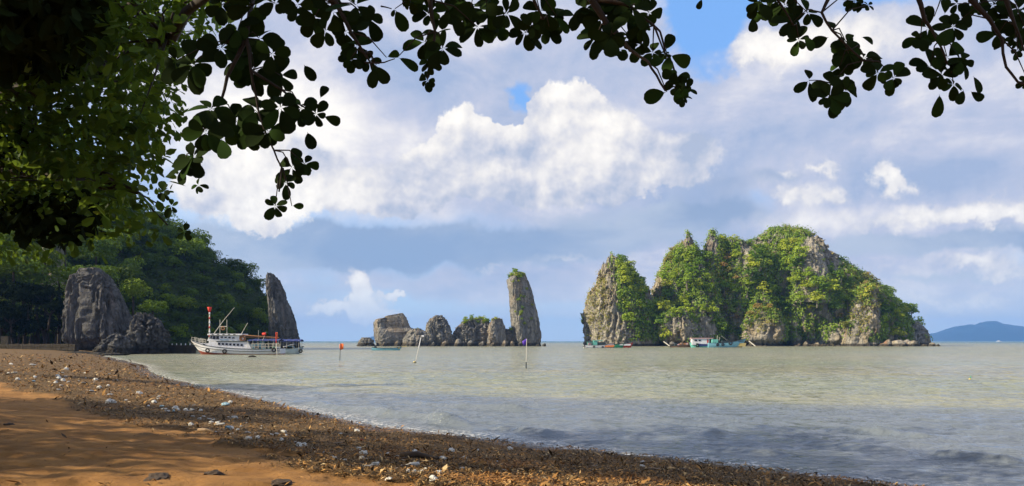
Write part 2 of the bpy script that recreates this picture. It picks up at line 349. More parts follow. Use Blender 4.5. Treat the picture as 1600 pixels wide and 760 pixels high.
# water
WAT, t, p, o = material('sea_water')
co = t.n('ShaderNodeNewGeometry').outputs['Position']
dist = t.vm('LENGTH', co, out=1)
a1 = t.noise(t.scalev(co, 0.45, 1.0, 1.0), 1.0, 4, 0.6, 0.3)
a2 = t.noise(t.scalev(co, 0.5, 1.0, 1.0), 4.5, 4, 0.6, 0.4)
a3 = t.noise(t.scalev(co, 0.8, 1.0, 1.0), 0.22, 6, 0.65, 0.3)
a4 = t.noise(t.scalev(co, 0.25, 1.0, 1.0), 0.03, 4, 0.55)
h = t.m('ADD', t.m('MULTIPLY', a1, t.ss(dist, 15, 90, 0.20, 0.9)), t.m('MULTIPLY', a2, 0.09))
h = t.m('ADD', h, t.m('MULTIPLY', a3, t.ss(dist, 60, 300, 0.35, 2.4)))
bump(t, p, h, 1.0, 1.0)
deep = t.ss(dist, 250, 1800)
c = t.mix(t.ss(a3, 0.35, 0.65), (0.23, 0.225, 0.14), (0.31, 0.295, 0.20))
c = t.mix(t.ss(a4, 0.42, 0.6, 0.0, 0.5), c, (0.22, 0.26, 0.18))
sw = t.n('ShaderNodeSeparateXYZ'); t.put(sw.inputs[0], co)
shade_edge = t.m('ADD', t.m('ADD', sw.outputs[1], t.m('MULTIPLY', sw.outputs[0], 0.42)), t.m('MULTIPLY', t.noise(t.scalev(co, .3, 1, 1), 0.25, 4, .6), 7.0))
c = t.mix(t.ss(shade_edge, 38.0, 44.0, 0.85, 0.0), c, (0.125, 0.15, 0.185))  # near water tinted bluish-grey: tree shade along the shore put into the colour
c = t.mix(deep, c, (0.05, 0.13, 0.13))
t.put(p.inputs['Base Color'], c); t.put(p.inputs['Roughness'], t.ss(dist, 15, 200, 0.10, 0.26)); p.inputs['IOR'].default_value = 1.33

# ------------------------------------------------------------------ haze between the viewer and the far mountains
HZ = bpy.data.materials.new('haze'); HZ.use_nodes = True; t = NT(HZ.node_tree)
pv = t.n('ShaderNodeVolumePrincipled'); oo = t.n('ShaderNodeOutputMaterial'); t.put(oo.inputs['Volume'], pv.outputs[0])
pv.inputs['Density'].default_value = 0.00010; pv.inputs['Color'].default_value = (0.20, 0.46, 1.0, 1); pv.inputs['Anisotropy'].default_value = 0.0
tag(MB().box(-9800, 9800, -9800, 9800, -8, 270).build('haze', HZ), 'thin blue sea haze that fades the far mountains', 'haze', kind='stuff')

# ------------------------------------------------------------------ ground and water sheets
WL = np.array([(60., -40.), (24., 1.5), (14., 8.), (6.6, 14.4), (4.1, 16.8), (1.5, 18.8), (-3.7, 23.4), (-11.3, 35.), (-25., 56.7), (-40., 86.), (-68., 133.), (-76., 149.), (-82., 176.), (-88., 215.), (-110., 280.), (-200., 420.), (-800., 900.), (-3000., 1200.)])
UL = np.array([(60., -60.), (9., -2.), (3.0, 5.5), (-1.0, 9.3), (-2.9, 11.6), (-6.0, 15.3), (-11.9, 22.8), (-20., 31.), (-60., 80.), (-200., 140.), (-900., 200.)])
def sdist(poly, x, y):
    best = np.full(x.shape, 1e18); sgn = np.zeros(x.shape)
    for (ax, ay), (bx, by) in zip(poly[:-1], poly[1:]):
        dx, dy = bx-ax, by-ay; L2 = dx*dx+dy*dy
        u = np.clip(((x-ax)*dx+(y-ay)*dy)/L2, 0, 1)
        qx, qy = ax+u*dx-x, ay+u*dy-y; d2 = qx*qx+qy*qy
        cr = dx*(y-ay)-dy*(x-ax)
        m_ = d2 < best-1e-9
        best = np.where(m_, d2, best); sgn = np.where(m_, np.sign(cr), sgn)
    return np.sqrt(best)*np.where(sgn == 0, 1, sgn)
def wrack(x, y):
    e = (fbm(x*0.5, y*0.5, 0, 5, 3)-0.5)*2.4 + (fbm(x*2.2, y*2.2, 0, 9, 2)-0.5)*1.0
    d = sdist(WL, x, y)+(fbm(x*0.8, y*0.8, 0, 3, 3)-0.5)*0.9
    return sstep(-(sdist(UL, x, y)+e), -0.15, 0.35)*sstep(d, -0.05, 0.25)
def ground(x, y, fine=True):
    x = np.asarray(x, float); y = np.asarray(y, float)
    d = sdist(WL, x, y)
    d = d + (fbm(x*0.22, y*0.22, 0, 31, 2)-0.5)*1.2*sstep(np.abs(d), 6, 0)
    z = np.where(d < 0, np.maximum(0.10*d, -4.0), np.where(d < 10, 0.085*d, 0.85+0.02*np.minimum(d-10, 25)))
    if fine:
        near = sstep(np.hypot(x, y), 120, 30)
        wk = wrack(x, y)
        z = z+near*wk*(0.05+0.10*(fbm(x*1.5, y*1.5, 0, 7, 4)-0.42)) + near*(1-wk)*sstep(d, 0, 2)*(0.12*(fbm(x*1.1, y*1.6, 0, 11, 4)-0.5)+0.04*(fbm(x*5, y*7, 0, 12, 3)-0.5)-0.035*sstep(vn(x*2.1, y*2.6, 0, 15), .62, .8)-0.02*sstep(vn(x*4.3, y*5.2, 0, 16), .66, .8))
    return z
azs = np.concatenate([np.linspace(-180, -42, 40)[:-1], np.linspace(-42, 42, 440), np.linspace(42, 180, 40)[1:-1]])
rs_ = np.concatenate([[0.05, 1.0, 2.0, 3.0], np.geomspace(4.0, 200, 470), np.geomspace(215, 3000, 20)])
A, Rr = np.meshgrid(np.radians(azs), rs_); X, Yg = np.sin(A)*Rr, np.cos(A)*Rr
Z = ground(X, Yg)
me = mesh_np('beach', np.stack([X, Yg, Z], -1).reshape(-1, 3), grid_faces(len(rs_), len(azs), True), True)
att = me.attributes.new('wrack', 'FLOAT', 'POINT'); att.data.foreach_set('value', wrack(X, Yg).ravel().astype(np.float32))
tag(link('beach', me, SAND), kind='structure')
# water
def wpt(px, py): Y = H*FP/(py-HY); return ((px-CX)/FP*Y, Y)
crests = [((470,631),(745,668),0.10),((560,645),(740,667),0.05),((640,628),(840,644),0.07),((780,668),(870,681),0.07),((880,688),(950,694),.05),((1290,671),(1475,684),0.075),((1440,711),(1600,724),0.07),
          ((1030,672),(1140,680),0.04),((1380,652),(1520,660),.03),((1080,700),(1240,708),.035),((1180,640),(1300,648),.03),((520,617),(640,624),.04),((400,624),(470,634),0.07),((1480,700),(1600,706),.04),((940,650),(1080,657),.03),((960,705),(1060,716),.035),((1200,735),(1400,748),.03),((1000,625),(1250,632),.03),((700,690),(880,703),.035),((600,655),(700,664),.03),((1120,655),(1240,662),.03),((1250,692),(1430,703),.04),((860,655),(960,662),.03),((1330,735),(1600,752),.035),((480,608),(620,613),.04),((650,612),(800,618),.035),((300,598),(420,606),.05),((900,640),(1010,646),.03)]
azw = np.concatenate([np.linspace(-180, -38, 30)[:-1], np.linspace(-38, 38, 620), np.linspace(38, 180, 30)[1:-1]])
rw = np.concatenate([np.geomspace(9.0, 70, 520), np.geomspace(71, 400, 160), np.geomspace(420, 9500, 36)])
A, Rr = np.meshgrid(np.radians(azw), rw); X, Yg = np.sin(A)*Rr, np.cos(A)*Rr
Zw = np.zeros_like(X)
d = sdist(WL, X, Yg)
damp = sstep(-d, 0.0, 4.0); far = sstep(Rr, 220, 60)
wx, wy = X+3*fbm(X*0.15, Yg*0.15, 0, 2, 2), Yg+3*fbm(X*0.15, Yg*0.15, 5, 2, 2)
for (dx, dy, L, a) in ((0.35, 0.94, 3.1, .016), (0.10, 0.99, 1.9, .016), (0.62, 0.78, 1.3, .013), (-0.25, 0.97, 0.85, .010), (0.3, .95, 6.5, .014)):
    ph = (wx*dx+wy*dy)*2*math.pi/L; mod = 0.4+1.2*vn(X/(L*2.5), Yg/(L*1.6), 0, int(L*10))
    Zw += a*mod*(1-2*np.abs(np.sin(ph/2+vn(X/L, Yg/L, 3, 8)*1.5)))
Zw += 0.05*(fbm(X*0.9, Yg*1.8, 0, 77, 4)-0.5)
Zw *= 1.5*far*(0.25+0.75*damp)
for (p0, p1, amp) in crests:
    a0, a1_ = np.array(wpt(*p0)), np.array(wpt(*p1)); dv = a1_-a0; L = np.hypot(*dv); u_ = dv/L; nrm = np.array([-u_[1], u_[0]])
    s_ = (X-a0[0])*u_[0]+(Yg-a0[1])*u_[1]; q = (X-a0[0])*nrm[0]+(Yg-a0[1])*nrm[1]
    q = q+0.7*(fbm(s_*0.35, 0*s_, 0, int(p0[0]), 3)-0.5)
    env = sstep(s_, -0.1*L, 0.2*L)*sstep(s_, 1.1*L, 0.8*L)
    wd = 0.16+0.01*math.hypot(*a0)
    prof = np.where(q < 0, np.exp(-(q/(wd*0.55))**2), np.exp(-(q/(wd*1.15))**2))
    Zw += 2.2*amp*env*prof*(0.7+0.6*vn(s_*1.3, 0*s_, 0, 5))
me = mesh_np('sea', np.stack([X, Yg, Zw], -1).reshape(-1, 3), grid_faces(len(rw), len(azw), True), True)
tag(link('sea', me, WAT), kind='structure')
# thin foam edge where the wavelets run out
FOAM, t, p, o = material('foam')
co = t.n('ShaderNodeNewGeometry').outputs['Position']
p.inputs['Base Color'].default_value = (0.75, 0.72, 0.66, 1); p.inputs['Roughness'].default_value = 0.7
p.inputs['Alpha'].default_value = 1
ff = t.ss(t.noise(co, 6.0, 6, 0.7), 0.48, 0.62); aw = t.n('ShaderNodeAttribute', attribute_name='edge').outputs['Fac']
t.put(p.inputs['Alpha'], t.m('MULTIPLY', t.m('MULTIPLY', ff, aw), 0.95))
vs, ed = [], []
pts = []
for (ax, ay), (bx, by) in zip(WL[2:11], WL[3:12]):
    n_ = max(3, int(math.hypot(bx-ax, by-ay)/0.12))
    for k in range(n_): pts.append((ax+(bx-ax)*k/n_, ay+(by-ay)*k/n_))
pts = np.array(pts); tg = np.gradient(pts, axis=0); tg /= np.linalg.norm(tg, axis=1)[:, None]; nn = np.stack([tg[:, 1], -tg[:, 0]], 1)
px_, py_ = pts[:, 0], pts[:, 1]
off0 = np.zeros(len(pts))
for it in range(14):      # walk to where the sheet meets z = 0
    g = ground(pts[:, 0]+nn[:, 0]*off0, pts[:, 1]+nn[:, 1]*off0); off0 += np.clip(g*6, -.3, .3)
rows = []
for k, (do, ev) in enumerate(((-0.05, 0), (0.05, 1), (0.5, .8), (1.5, 0))):
    o_ = off0+do+0.25*(fbm(px_*0.7, py_*0.7, 0, 66, 3)-0.5)
    rows.append(np.stack([px_+nn[:, 0]*o_, py_+nn[:, 1]*o_, np.full(len(pts), 0.022)], 1)); ed += [ev]*len(pts)
me = mesh_np('foam', np.concatenate(rows), grid_faces(4, len(pts)), True)
att = me.attributes.new('edge', 'FLOAT', 'POINT'); att.data.foreach_set('value', np.array(ed, np.float32))
tag(link('foam', me, FOAM), 'thin broken line of foam where wavelets meet the brown wrack', 'foam', kind='stuff')

# ------------------------------------------------------------------ foliage builders
def leaf_cards(Pn, N, size, seed, asp=0.6, jit=0.6):
    """rhombic leaf faces at points Pn with normals N -> V, F"""
    r = np.random.RandomState(seed); n = len(Pn)
    Nn = N+r.normal(0, jit, (n, 3)); Nn /= np.linalg.norm(Nn, axis=1)[:, None]+1e-9
    T = r.normal(0, 1, (n, 3)); T -= Nn*(T*Nn).sum(1)[:, None]; T /= np.linalg.norm(T, axis=1)[:, None]+1e-9
    B = np.cross(Nn, T); s = (size*(0.6+0.8*r.rand(n)))[:, None] if np.ndim(size) else size*(0.6+0.8*r.rand(n))[:, None]
    V = np.stack([Pn-T*s, Pn+B*s*asp+Nn*s*.12, Pn+T*s, Pn-B*s*asp+Nn*s*.12], 1).reshape(-1, 3)
    return V, np.arange(4*n).reshape(-1, 4)
def crown(name, seed, nl=9, nleaf=420, leaf=0.13, zs=0.75, mat=None):
    r = np.random.RandomState(seed); Ps, Ns = [], []
    for k in range(nl):
        a = r.rand()*6.283; rad = 0.62*math.sqrt(r.rand()); c = np.array([rad*math.cos(a), rad*math.sin(a), 0.55*zs*(r.rand()*1.8-0.7)+0.40*(1-rad)*zs])
        lr = 0.24+0.22*r.rand(); m_ = nleaf//nl
        D = r.normal(0, 1, (m_, 3)); D /= np.linalg.norm(D, axis=1)[:, None]; D[:, 2] = np.where(D[:, 2] < -0.45, -D[:, 2], D[:, 2])
        Ps.append(c+D*lr*(0.78+0.3*r.rand(m_, 1))*np.array([1, 1, 0.72])); Ns.append(D+np.array([0, 0, .25]))
    V, F = leaf_cards(np.concatenate(Ps), np.concatenate(Ns), leaf, seed+1)
    me = mesh_np(name, V, F); me.materials.append(mat); return me
def trunk_mesh(name, seed, mat, h=1.0, r0=0.05):
    r = random.Random(seed); b = MB(); lean = (r.uniform(-.15, .15), r.uniform(-.15, .15))
    b.tube([(0, 0, -h), (lean[0]*.4, lean[1]*.4, -h*.45), (lean[0], lean[1], 0.05)], [r0*1.3, r0, r0*.6], 5)
    for k in range(4):
        a = r.uniform(0, 6.28); b.tube([(lean[0]*.6, lean[1]*.6, -h*.25), (.3*math.cos(a), .3*math.sin(a), .02), (.52*math.cos(a), .52*math.sin(a), .18)], [r0*.6, r0*.4, r0*.15], 4)
    me = b.mesh(name); me.materials.append(mat); return me
ISL_CR = [crown('crown', 100+i, 10+i % 4, 640, 0.085, 0.8+0.12*(i % 3), LEAF_ISL) for i in range(7)]
DRY_CR = [crown('crown', 140+i, 8, 420, 0.09, 0.7, LEAF_DRY) for i in range(3)]
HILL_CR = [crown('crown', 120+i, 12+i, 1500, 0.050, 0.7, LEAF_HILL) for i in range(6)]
ISL_TR = [trunk_mesh('trunk', 20+i, BARKL) for i in range(3)]
HILL_TR = [trunk_mesh('trunk', 30+i, BARK) for i in range(3)]
def small_tree(name, x, y, z, rad, crowns, trunks, label, cat, group, rnd, squash=None):
    o = thing(name, label, cat, (x, y, z), rnd.uniform(0, 6.28), group)
    c = link('crown', rnd.choice(crowns), None, o); s = squash or rnd.uniform(.75, 1.1)
    c.scale = (rad, rad, rad*s); c.location = (0, 0, rad*0.55)
    t_ = link('trunk', rnd.choice(trunks), None, o); t_.scale = (rad, rad, rad*0.9); t_.location = (0, 0, rad*0.5)
    return o

# ------------------------------------------------------------------ rocks
SURF = {}
def rock(name, left, right, Y, depth, mat, seed, plan=(0.8, 0, 1.0), nz=110, nt=150, amp=0.10, flute=0.10, fs=None, parent=None, jag=0.03, under=0.0, label=None, cat=None, zb=-1.5, lean=0.0, group=None, strata=0.0, tilt=0.0, vst=1.0):
    """loft whose outline from the beach runs through the two lists of points (base first)"""
    def cv(l): q = [P(a, b, Y+depth*.8) for a, b in l]; return np.array([v.z for v in q]), np.array([v.x for v in q])
    zl, xl = cv(left); zr, xr = cv(right)
    zt = max(zl.max(), zr.max()); u = np.linspace(0, 1, nz)**0.9; zs = zb+(zt-zb)*u
    L_, R_ = np.interp(zs, zl, xl), np.interp(zs, zr, xr)
    a = np.maximum((R_-L_)/2, 0.02); c = (R_+L_)/2; am = a.max(); b = np.maximum(a/am, 0.0)**0.75*depth
    ex, rot, asp = plan; th = np.linspace(0, 2*np.pi, nt, endpoint=False)
    qx = np.sign(np.cos(th))*np.abs(np.cos(th))**ex; qy = asp*np.sign(np.sin(th))*np.abs(np.sin(th))**ex
    cr, sr = math.cos(R(rot)), math.sin(R(rot)); ux, uy = qx*cr-qy*sr, qx*sr+qy*cr
    ux = ux/np.abs(ux).max(); uy = uy/np.abs(uy).max()
    X = c[:, None]+a[:, None]*ux[None]; Yy = Y+depth+lean*zs[:, None]+b[:, None]*uy[None]; Zz = np.repeat(zs[:, None], nt, 1)
    s = fs or max(am*0.55, 1.0)
    nx, ny = ux/np.hypot(ux, uy), uy/np.hypot(ux, uy)
    n1 = fbm(X/s, Yy/s, Zz/(s*1.3), seed, 4, 0.55)-0.5
    wv = (fbm(X/s*.6, Yy/s*.6, Zz/s*.6, seed+3, 3)-0.5)*2.2
    n2 = 1-np.abs(2*fbm(X/s*2.0+wv/vst, Yy/s*2.0, Zz/(s*2.6*vst)+wv/vst, seed+50, 4, 0.58)-1)*1.9
    n3 = 1-np.abs(2*fbm(X/s*5+wv/vst, Yy/s*5, Zz/s*2.2/vst, seed+90, 3, 0.6)-1)*1.9
    ms = np.minimum(1.0, (a/am)*2.2)[:, None]
    dsp = am*(amp*2.4*n1+flute*1.6*(n2-0.72)+flute*0.55*(n3-0.7))*ms
    if strata: dsp += am*strata*(np.abs(((Zz+X*0.25+2*n1*s)/(s*0.35)) % 1-0.5)*2-0.5)*ms
    if under: dsp -= am*under*np.exp(-((zs-1.2)/1.3)**2)[:, None]
    X = X+nx[None]*dsp; Yy = Yy+ny[None]*dsp
    Zz = Zz+(zt-zb)*jag*((1-np.abs(2*fbm(X/s*1.6, Yy/s*1.6, 0*X, seed+7, 4, 0.6)-1)*2)-0.6)*(u[:, None]**1.5)*2
    Zz = Zz+tilt*ux[None]*(u[:, None]**2)
    V = np.stack([X, Yy, Zz], -1).reshape(-1, 3)
    V = np.concatenate([V, [[X[-1].mean(), Yy[-1].mean(), Zz[-1].mean()+0.02]]])
    F = grid_faces(nz, nt, True); top = (nz-1)*nt; tp = np.arange(nt)
    me = bpy.data.meshes.new(name)
    Ft = np.stack([top+tp, top+(tp+1) % nt, np.full(nt, len(V)-1)], -1)
    allf = F.tolist()+Ft.tolist(); me.from_pydata(V.tolist(), [], allf); me.polygons.foreach_set('use_smooth', [True]*len(allf)); me.update()
    o = link(name, me, mat, parent)
    if label: tag(o, label, cat, group)
    q = V[F]; nrm = np.cross(q[:, 2]-q[:, 0], q[:, 3]-q[:, 1]); ar = np.linalg.norm(nrm, axis=1)/2; nrm /= 2*ar[:, None]+1e-9
    SURF.setdefault(name if parent is None else parent.name, []).append((q.mean(1), nrm, ar))
    return o
def topx(q): Y = q[:, 1]; return CX+q[:, 0]/Y*FP, HY-(q[:, 2]-H)/Y*FP
def surf(key):
    l = SURF[key]; return [np.concatenate([e[i] for e in l]) for i in range(3)]

# the large island
ISL = thing('limestone_island', 'large limestone island with jagged peaks, pale cliffs and green trees', 'island', (0, 0, 0))
YI = 392.0
rock('crag', [(916,541),(917,515),(914,490),(922,468),(936,448),(943,425),(949,410)], [(1030,541),(1024,500),(1019,470),(1008,452),(996,438),(984,424),(968,414),(956,409)], YI-4, 17, ROCK, 3, (1.25, -18, 1.0), 150, 220, 0.08, 0.15, 7, ISL, 0.13)
rock('crag', [(1022,541),(1024,500),(1026,460),(1036,425),(1048,415),(1052,400),(1068,384)], [(1130,541),(1126,480),(1118,440),(1106,415),(1096,400),(1086,386),(1078,380)], YI+4, 24, ROCK, 11, (0.8, -24, .9), 130, 200, 0.14, 0.15, 9, ISL, 0.06, 0.10)
rock('crag', [(1100,541),(1102,470),(1106,420),(1109,392),(1112,376)], [(1215,541),(1213,470),(1205,420),(1170,385),(1135,380),(1118,374)], YI+10, 26, ROCK, 17, (0.8, -24, .9), 120, 190, 0.14, 0.14, 9, ISL, 0.06)
rock('crag', [(1160,541),(1165,480),(1172,430),(1180,395),(1192,375),(1208,362),(1226,357)], [(1345,541),(1340,480),(1330,430),(1306,408),(1282,383),(1268,368),(1248,360),(1238,357)], YI+6, 34, ROCK, 23, (0.8, -24, .8), 150, 240, 0.13, 0.14, 12, ISL, 0.035, 0.08)
rock('crag', [(1280,541),(1285,490),(1292,450),(1302,425),(1318,412)], [(1436,541),(1428,520),(1414,490),(1394,468),(1372,446),(1348,430),(1330,416)], YI+2, 24, ROCK, 29, (0.8, -26, .9), 120, 200, 0.13, 0.15, 9, ISL, 0.05, 0.12)
rock('crag', [(1246,450),(1249,420),(1252,395),(1262,380),(1270,370)], [(1310,450),(1306,425),(1300,398),(1290,382),(1276,368)], YI-1, 9, ROCK, 31, (0.7, -30, 1), 90, 130, 0.08, 0.10, 6, ISL, 0.03, 0, None, None, 22.0, 0.15)
rock('cliff', [(1160,541),(1162,520),(1168,497),(1180,484)], [(1232,541),(1230,515),(1222,494),(1205,482)], YI-5, 9, ROCK, 37, (0.75, -30, 1), 70, 120, 0.10, 0.16, 5, ISL, 0.05, 0.35)
rock('cliff', [(1028,541),(1030,520),(1034,498),(1042,485)], [(1096,541),(1094,520),(1088,500),(1074,486)], YI-5, 9, ROCK, 41, (0.75, -30, 1), 70, 120, 0.12, 0.18, 5, ISL, 0.05, 0.3)
rock('cliff', [(1318,541),(1322,510),(1336,470),(1352,445)], [(1378,541),(1376,510),(1374,480),(1366,448)], YI-4, 9, ROCK, 43, (0.75, -30, 1), 90, 120, 0.12, 0.18, 5, ISL, 0.05)
rock('cliff', [(1405,541),(1410,525),(1425,510),(1432,503)], [(1457,541),(1453,530),(1446,514),(1438,504)], YI+4, 10, ROCKG, 47, (0.9, 10, 1), 50, 90, 0.08, 0.12, 5, ISL, 0.03)
rock('pinnacle', [(1062,420),(1067,388),(1073,366)], [(1098,420),(1089,388),(1078,364)], YI+14, 5, ROCKG, 53, (1.0, 10, 1), 60, 60, 0.1, 0.15, 3, ISL, 0.05, 0, None, None, 28.0)
rock('pinnacle', [(1098,420),(1103,386),(1110,364)], [(1132,420),(1126,384),(1116,362)], YI+16, 5, ROCKG, 57, (1.0, -10, 1), 60, 60, 0.1, 0.15, 3, ISL, 0.05, 0, None, None, 28.0)

def scatter(key, n, spacing, rnd, accept):
    """points on the rock's surface kept apart by spacing"""
    q, nr, ar = surf(key); px, py = topx(q)
    w_ = ar*accept(px, py, q, nr); idx = RS.choice(len(q), size=min(n*14, int((w_ > 0).sum())), replace=False, p=w_/w_.sum())
    out = []; sp2 = spacing*spacing
    for i in idx:
        if len(out) >= n: break
        c = q[i]
        if all(((c-o_[0])**2).sum() > sp2 for o_ in out): out.append((c, nr[i]))
    return out
def inell(px, py, l):
    m_ = np.zeros(px.shape, bool)
    for (cx, cy_, rx, ry) in l: m_ |= ((px-cx)/rx)**2+((py-cy_)/ry)**2 < 1
    return m_
BARE = [(938,480,26,75),(965,515,20,30),(1276,397,26,30),(1195,520,30,19),(1062,515,24,20),(1350,505,18,28),(1368,482,8,40),(1076,380,9,10),(1113,382,9,14),(1440,520,16,22),(1165,400,8,36),(1300,400,14,22),(1275,425,20,10),(1100,515,16,20),(1320,525,24,12)]
SHADE_VEG = [(995,490,34,60)]
def acc_trees(px, py, q, nr):
    a = (nr[:, 1] < 0.12).astype(float)*(q[:, 2] > 3.5)*(nr[:, 2] > -0.5)*(q[:, 1] < 425)*(0.5+(q[:, 2] > 14))
    a *= np.where(inell(px, py, BARE), 0.0, 1.0)
    a *= (0.25+0.75*sstep(fbm(q[:, 0]/14, q[:, 1]/14, q[:, 2]/16, 88, 3), 0.38, 0.56))
    a *= np.where((px < 965) & (py > 400), 0.03, 1.0)*np.where((px > 1006) & (px < 1042) & (py < 472), 0.0, 1.0)*np.where((px > 1050) & (px < 1126) & (py < 396), 0.06, 1.0)*np.where(py > 528, 0.15, 1.0)
    return a
rnd = random.Random(5)
tp_ = scatter(ISL.name, 295, 3.9, rnd, acc_trees)
for c, n_ in tp_:
    px, py = CX+c[0]/c[1]*FP, HY-(c[2]-H)/c[1]*FP
    orange = inell(np.array([px]), np.array([py]), [(1130,430,26,40),(1180,500,36,26),(1350,440,30,50),(1335,490,20,40),(1050,400,26,20),(1260,350,30,14)])[0]
    rad = rnd.uniform(3.0, 5.8) if n_[2] < 0.75 and py > 390 else rnd.uniform(2.0, 3.4)
    if orange and rnd.random() < 0.6:
        small_tree('island_shrub', c[0]+n_[0]*rad*.3, c[1]+n_[1]*rad*.3, c[2]-rad*.3, rad*.75, DRY_CR, ISL_TR, 'yellowing scrubby bush clinging to the big island cliffs', 'shrub', 'yellowing bushes on the large island', rnd)
    elif px < 1030:
        small_tree('island_tree', c[0]+n_[0]*rad*.3, c[1]+n_[1]*rad*.3, c[2]-rad*.3, rad*.9, ISL_CR, ISL_TR, 'green tree on the crag at the near-vertical end of the large island', 'tree', 'trees on the steep end crag of the large island', rnd)
    else:
        where = ('round the two rock spires' if px < 1165 and py < 425 else 'on the slope above the moored boats' if px < 1165 else 'on the rounded summit dome' if py < 400 and px < 1300 else 'on the long slope falling to the low end' if px > 1310 else 'low on the middle cliffs' if py > 470 else 'on the middle slopes below the summit')
        small_tree('island_tree', c[0]+n_[0]*rad*.3, c[1]+n_[1]*rad*.3, c[2]-rad*.3, rad, ISL_CR, ISL_TR, 'bright green tree '+where+' of the large island', 'tree', 'trees '+where+' of the large island', rnd)
# continuous scrub between the trees: nobody could count it
def cover(name, key, n, size, acc, mat, label, seed, up=0.5, clump=7, spread=0.7):
    q, nr, ar = surf(key); px, py = topx(q); w_ = ar*acc(px, py, q, nr)
    idx = RS.choice(len(q), size=n, p=w_/w_.sum()); r = np.random.RandomState(seed)
    c = np.repeat(q[idx], clump, 0); nn_ = np.repeat(nr[idx], clump, 0)
    off = r.normal(0, spread, c.shape); off += nn_*np.abs(r.normal(0, spread*1.1, (len(c), 1))); 
    V, F = leaf_cards(c+off, nn_+off*0.6/spread+np.array([0, 0, up]), np.full(len(c), size), seed+1)
    o = link(name, mesh_np(name, V, F), mat); tag(o, label, 'scrub', kind='stuff'); return o
def acc_scrub(px, py, q, nr):
    a = (nr[:, 1] < 0.3)*(q[:, 2] > 3.0)*(nr[:, 2] > -0.35)*np.where(inell(px, py, BARE), 0.03, 1.0)
    return a*(0.16+sstep(fbm(q[:, 0]/7, q[:, 1]/7, q[:, 2]/9, 99, 3), 0.36, 0.48))*np.where(px < 965, 0.10, 1.0)*np.where((px > 1008) & (px < 1036) & (py < 470), 0.05, 1.0)
cover('scrub', ISL.name, 26000, 0.50, acc_scrub, LEAF_SCR, 'dense green scrub covering the slopes of the large island', 901)
def acc_dry(px, py, q, nr):
    return (nr[:, 1] < 0.5)*(q[:, 2] > 4.0)*(nr[:, 2] > -0.3)*(0.03+inell(px, py, [(1130,430,26,40),(1180,495,40,24),(1350,440,34,50),(1335,490,24,40),(1050,400,26,24),(1260,355,40,14),(935,480,18,60)]))
cover('dry_scrub', ISL.name, 4600, 0.42, acc_dry, LEAF_DRY, 'yellow and rust coloured dry scrub on the large island cliffs', 903)

# pieces of shore rock shared by all boulders
def boulder_mesh(seed, mat, sub=3, amp=0.5):
    import bmesh
    bm = bmesh.new(); bmesh.ops.create_icosphere(bm, subdivisions=sub, radius=1.0)
    V = np.array([v.co[:] for v in bm.verts]); r = np.random.RandomState(seed)
    for k in range(9):      # chop flat faces
        n_ = r.normal(0, 1, 3); n_ /= np.linalg.norm(n_); dd = 0.55+0.35*r.rand(); s_ = V@n_; V -= np.outer(np.maximum(s_-dd, 0), n_)
    V *= (1+amp*0.35*(fbm(V[:, 0]*2, V[:, 1]*2, V[:, 2]*2, seed, 4)-0.5))[:, None]
    for v, c_ in zip(bm.verts, V): v.co = c_
    me = bpy.data.meshes.new('boulder'); bm.to_mesh(me); bm.free(); me.polygons.foreach_set('use_smooth', [False]*len(me.polygons)); me.materials.append(mat); return me
BLD = [boulder_mesh(200+i, ROCK) for i in range(6)]; BLDD = [boulder_mesh(220+i, ROCKD) for i in range(4)]; BLDG = [boulder_mesh(230+i, ROCKG) for i in range(4)]
rnd = random.Random(9)
for k in range(58):
    px = rnd.choice([rnd.uniform(1235, 1470), rnd.uniform(1235, 1470), rnd.uniform(1030, 1180), rnd.uniform(1380, 1450)]); s = rnd.uniform(0.6, 1.7)*(1.5 if 1370 < px < 1440 else 1)
    Y = 384+rnd.uniform(-2, 6); v = P(px, 541, Y)
    o = link('boulder', rnd.choice(BLD), None, None, (v.x, Y, rnd.uniform(-.1, .5)), (rnd.uniform(0, 6), rnd.uniform(0, 6), rnd.uniform(0, 6))); o.scale = (s*1.3, s, s*.8)
    tag(o, 'pale boulder at the waterline along the foot of the large island', 'rock', 'boulders along the foot of the large island')
for (px, py, sx, sz_, lab) in ((1400,531,4.6,3.0,'big pale angular block at the low end of the large island'),(1424,532,3.6,2.6,'rust stained boulder against the dark end cliff of the large island'),(1050,538,2.2,1.6,'tilted slab at the water below the second crag of the large island')):
    v = P(px, py, 383); o = link('boulder', BLD[int(px) % 6], None, None, (v.x, 383, 0.8), (0.2, 0.1, px)); o.scale = (sx, sx*.8, sz_); tag(o, lab, 'rock')

# the middle group of islets
rock('rock_islet', [(584,541),(583,520),(582,502),(586,497),(600,494)], [(664,541),(660,528),(653,518),(640,512),(635,502),(630,494),(628,492)], 392, 10, ROCKG, 61, (0.30, 22, .6), 110, 170, 0.035, 0.04, 6, None, 0.004, 0.05, 'squarish layered grey rock islet with a sunlit yellow side face', 'rock', strata=0.03, tilt=.9)
rock('rock_islet', [(626,541),(630,530),(638,518),(646,514)], [(676,541),(674,530),(668,520),(658,515)], 389, 5, ROCKG, 63, (0.7, 20, 1), 60, 90, 0.08, 0.08, 3, None, 0.03, 0.05, 'low sloping rock joining the squarish islet to the next one', 'rock', strata=.03)
rock('rock_islet', [(661,541),(663,522),(666,508),(671,501),(679,496)], [(711,541),(708,528),(703,514),(697,502),(690,495)], 390, 8, ROCKG, 67, (0.55, 15, 1), 110, 150, 0.10, 0.18, 3.2, None, 0.07, 0.1, 'pointed craggy rock islet second in the middle group', 'rock', vst=1.5)
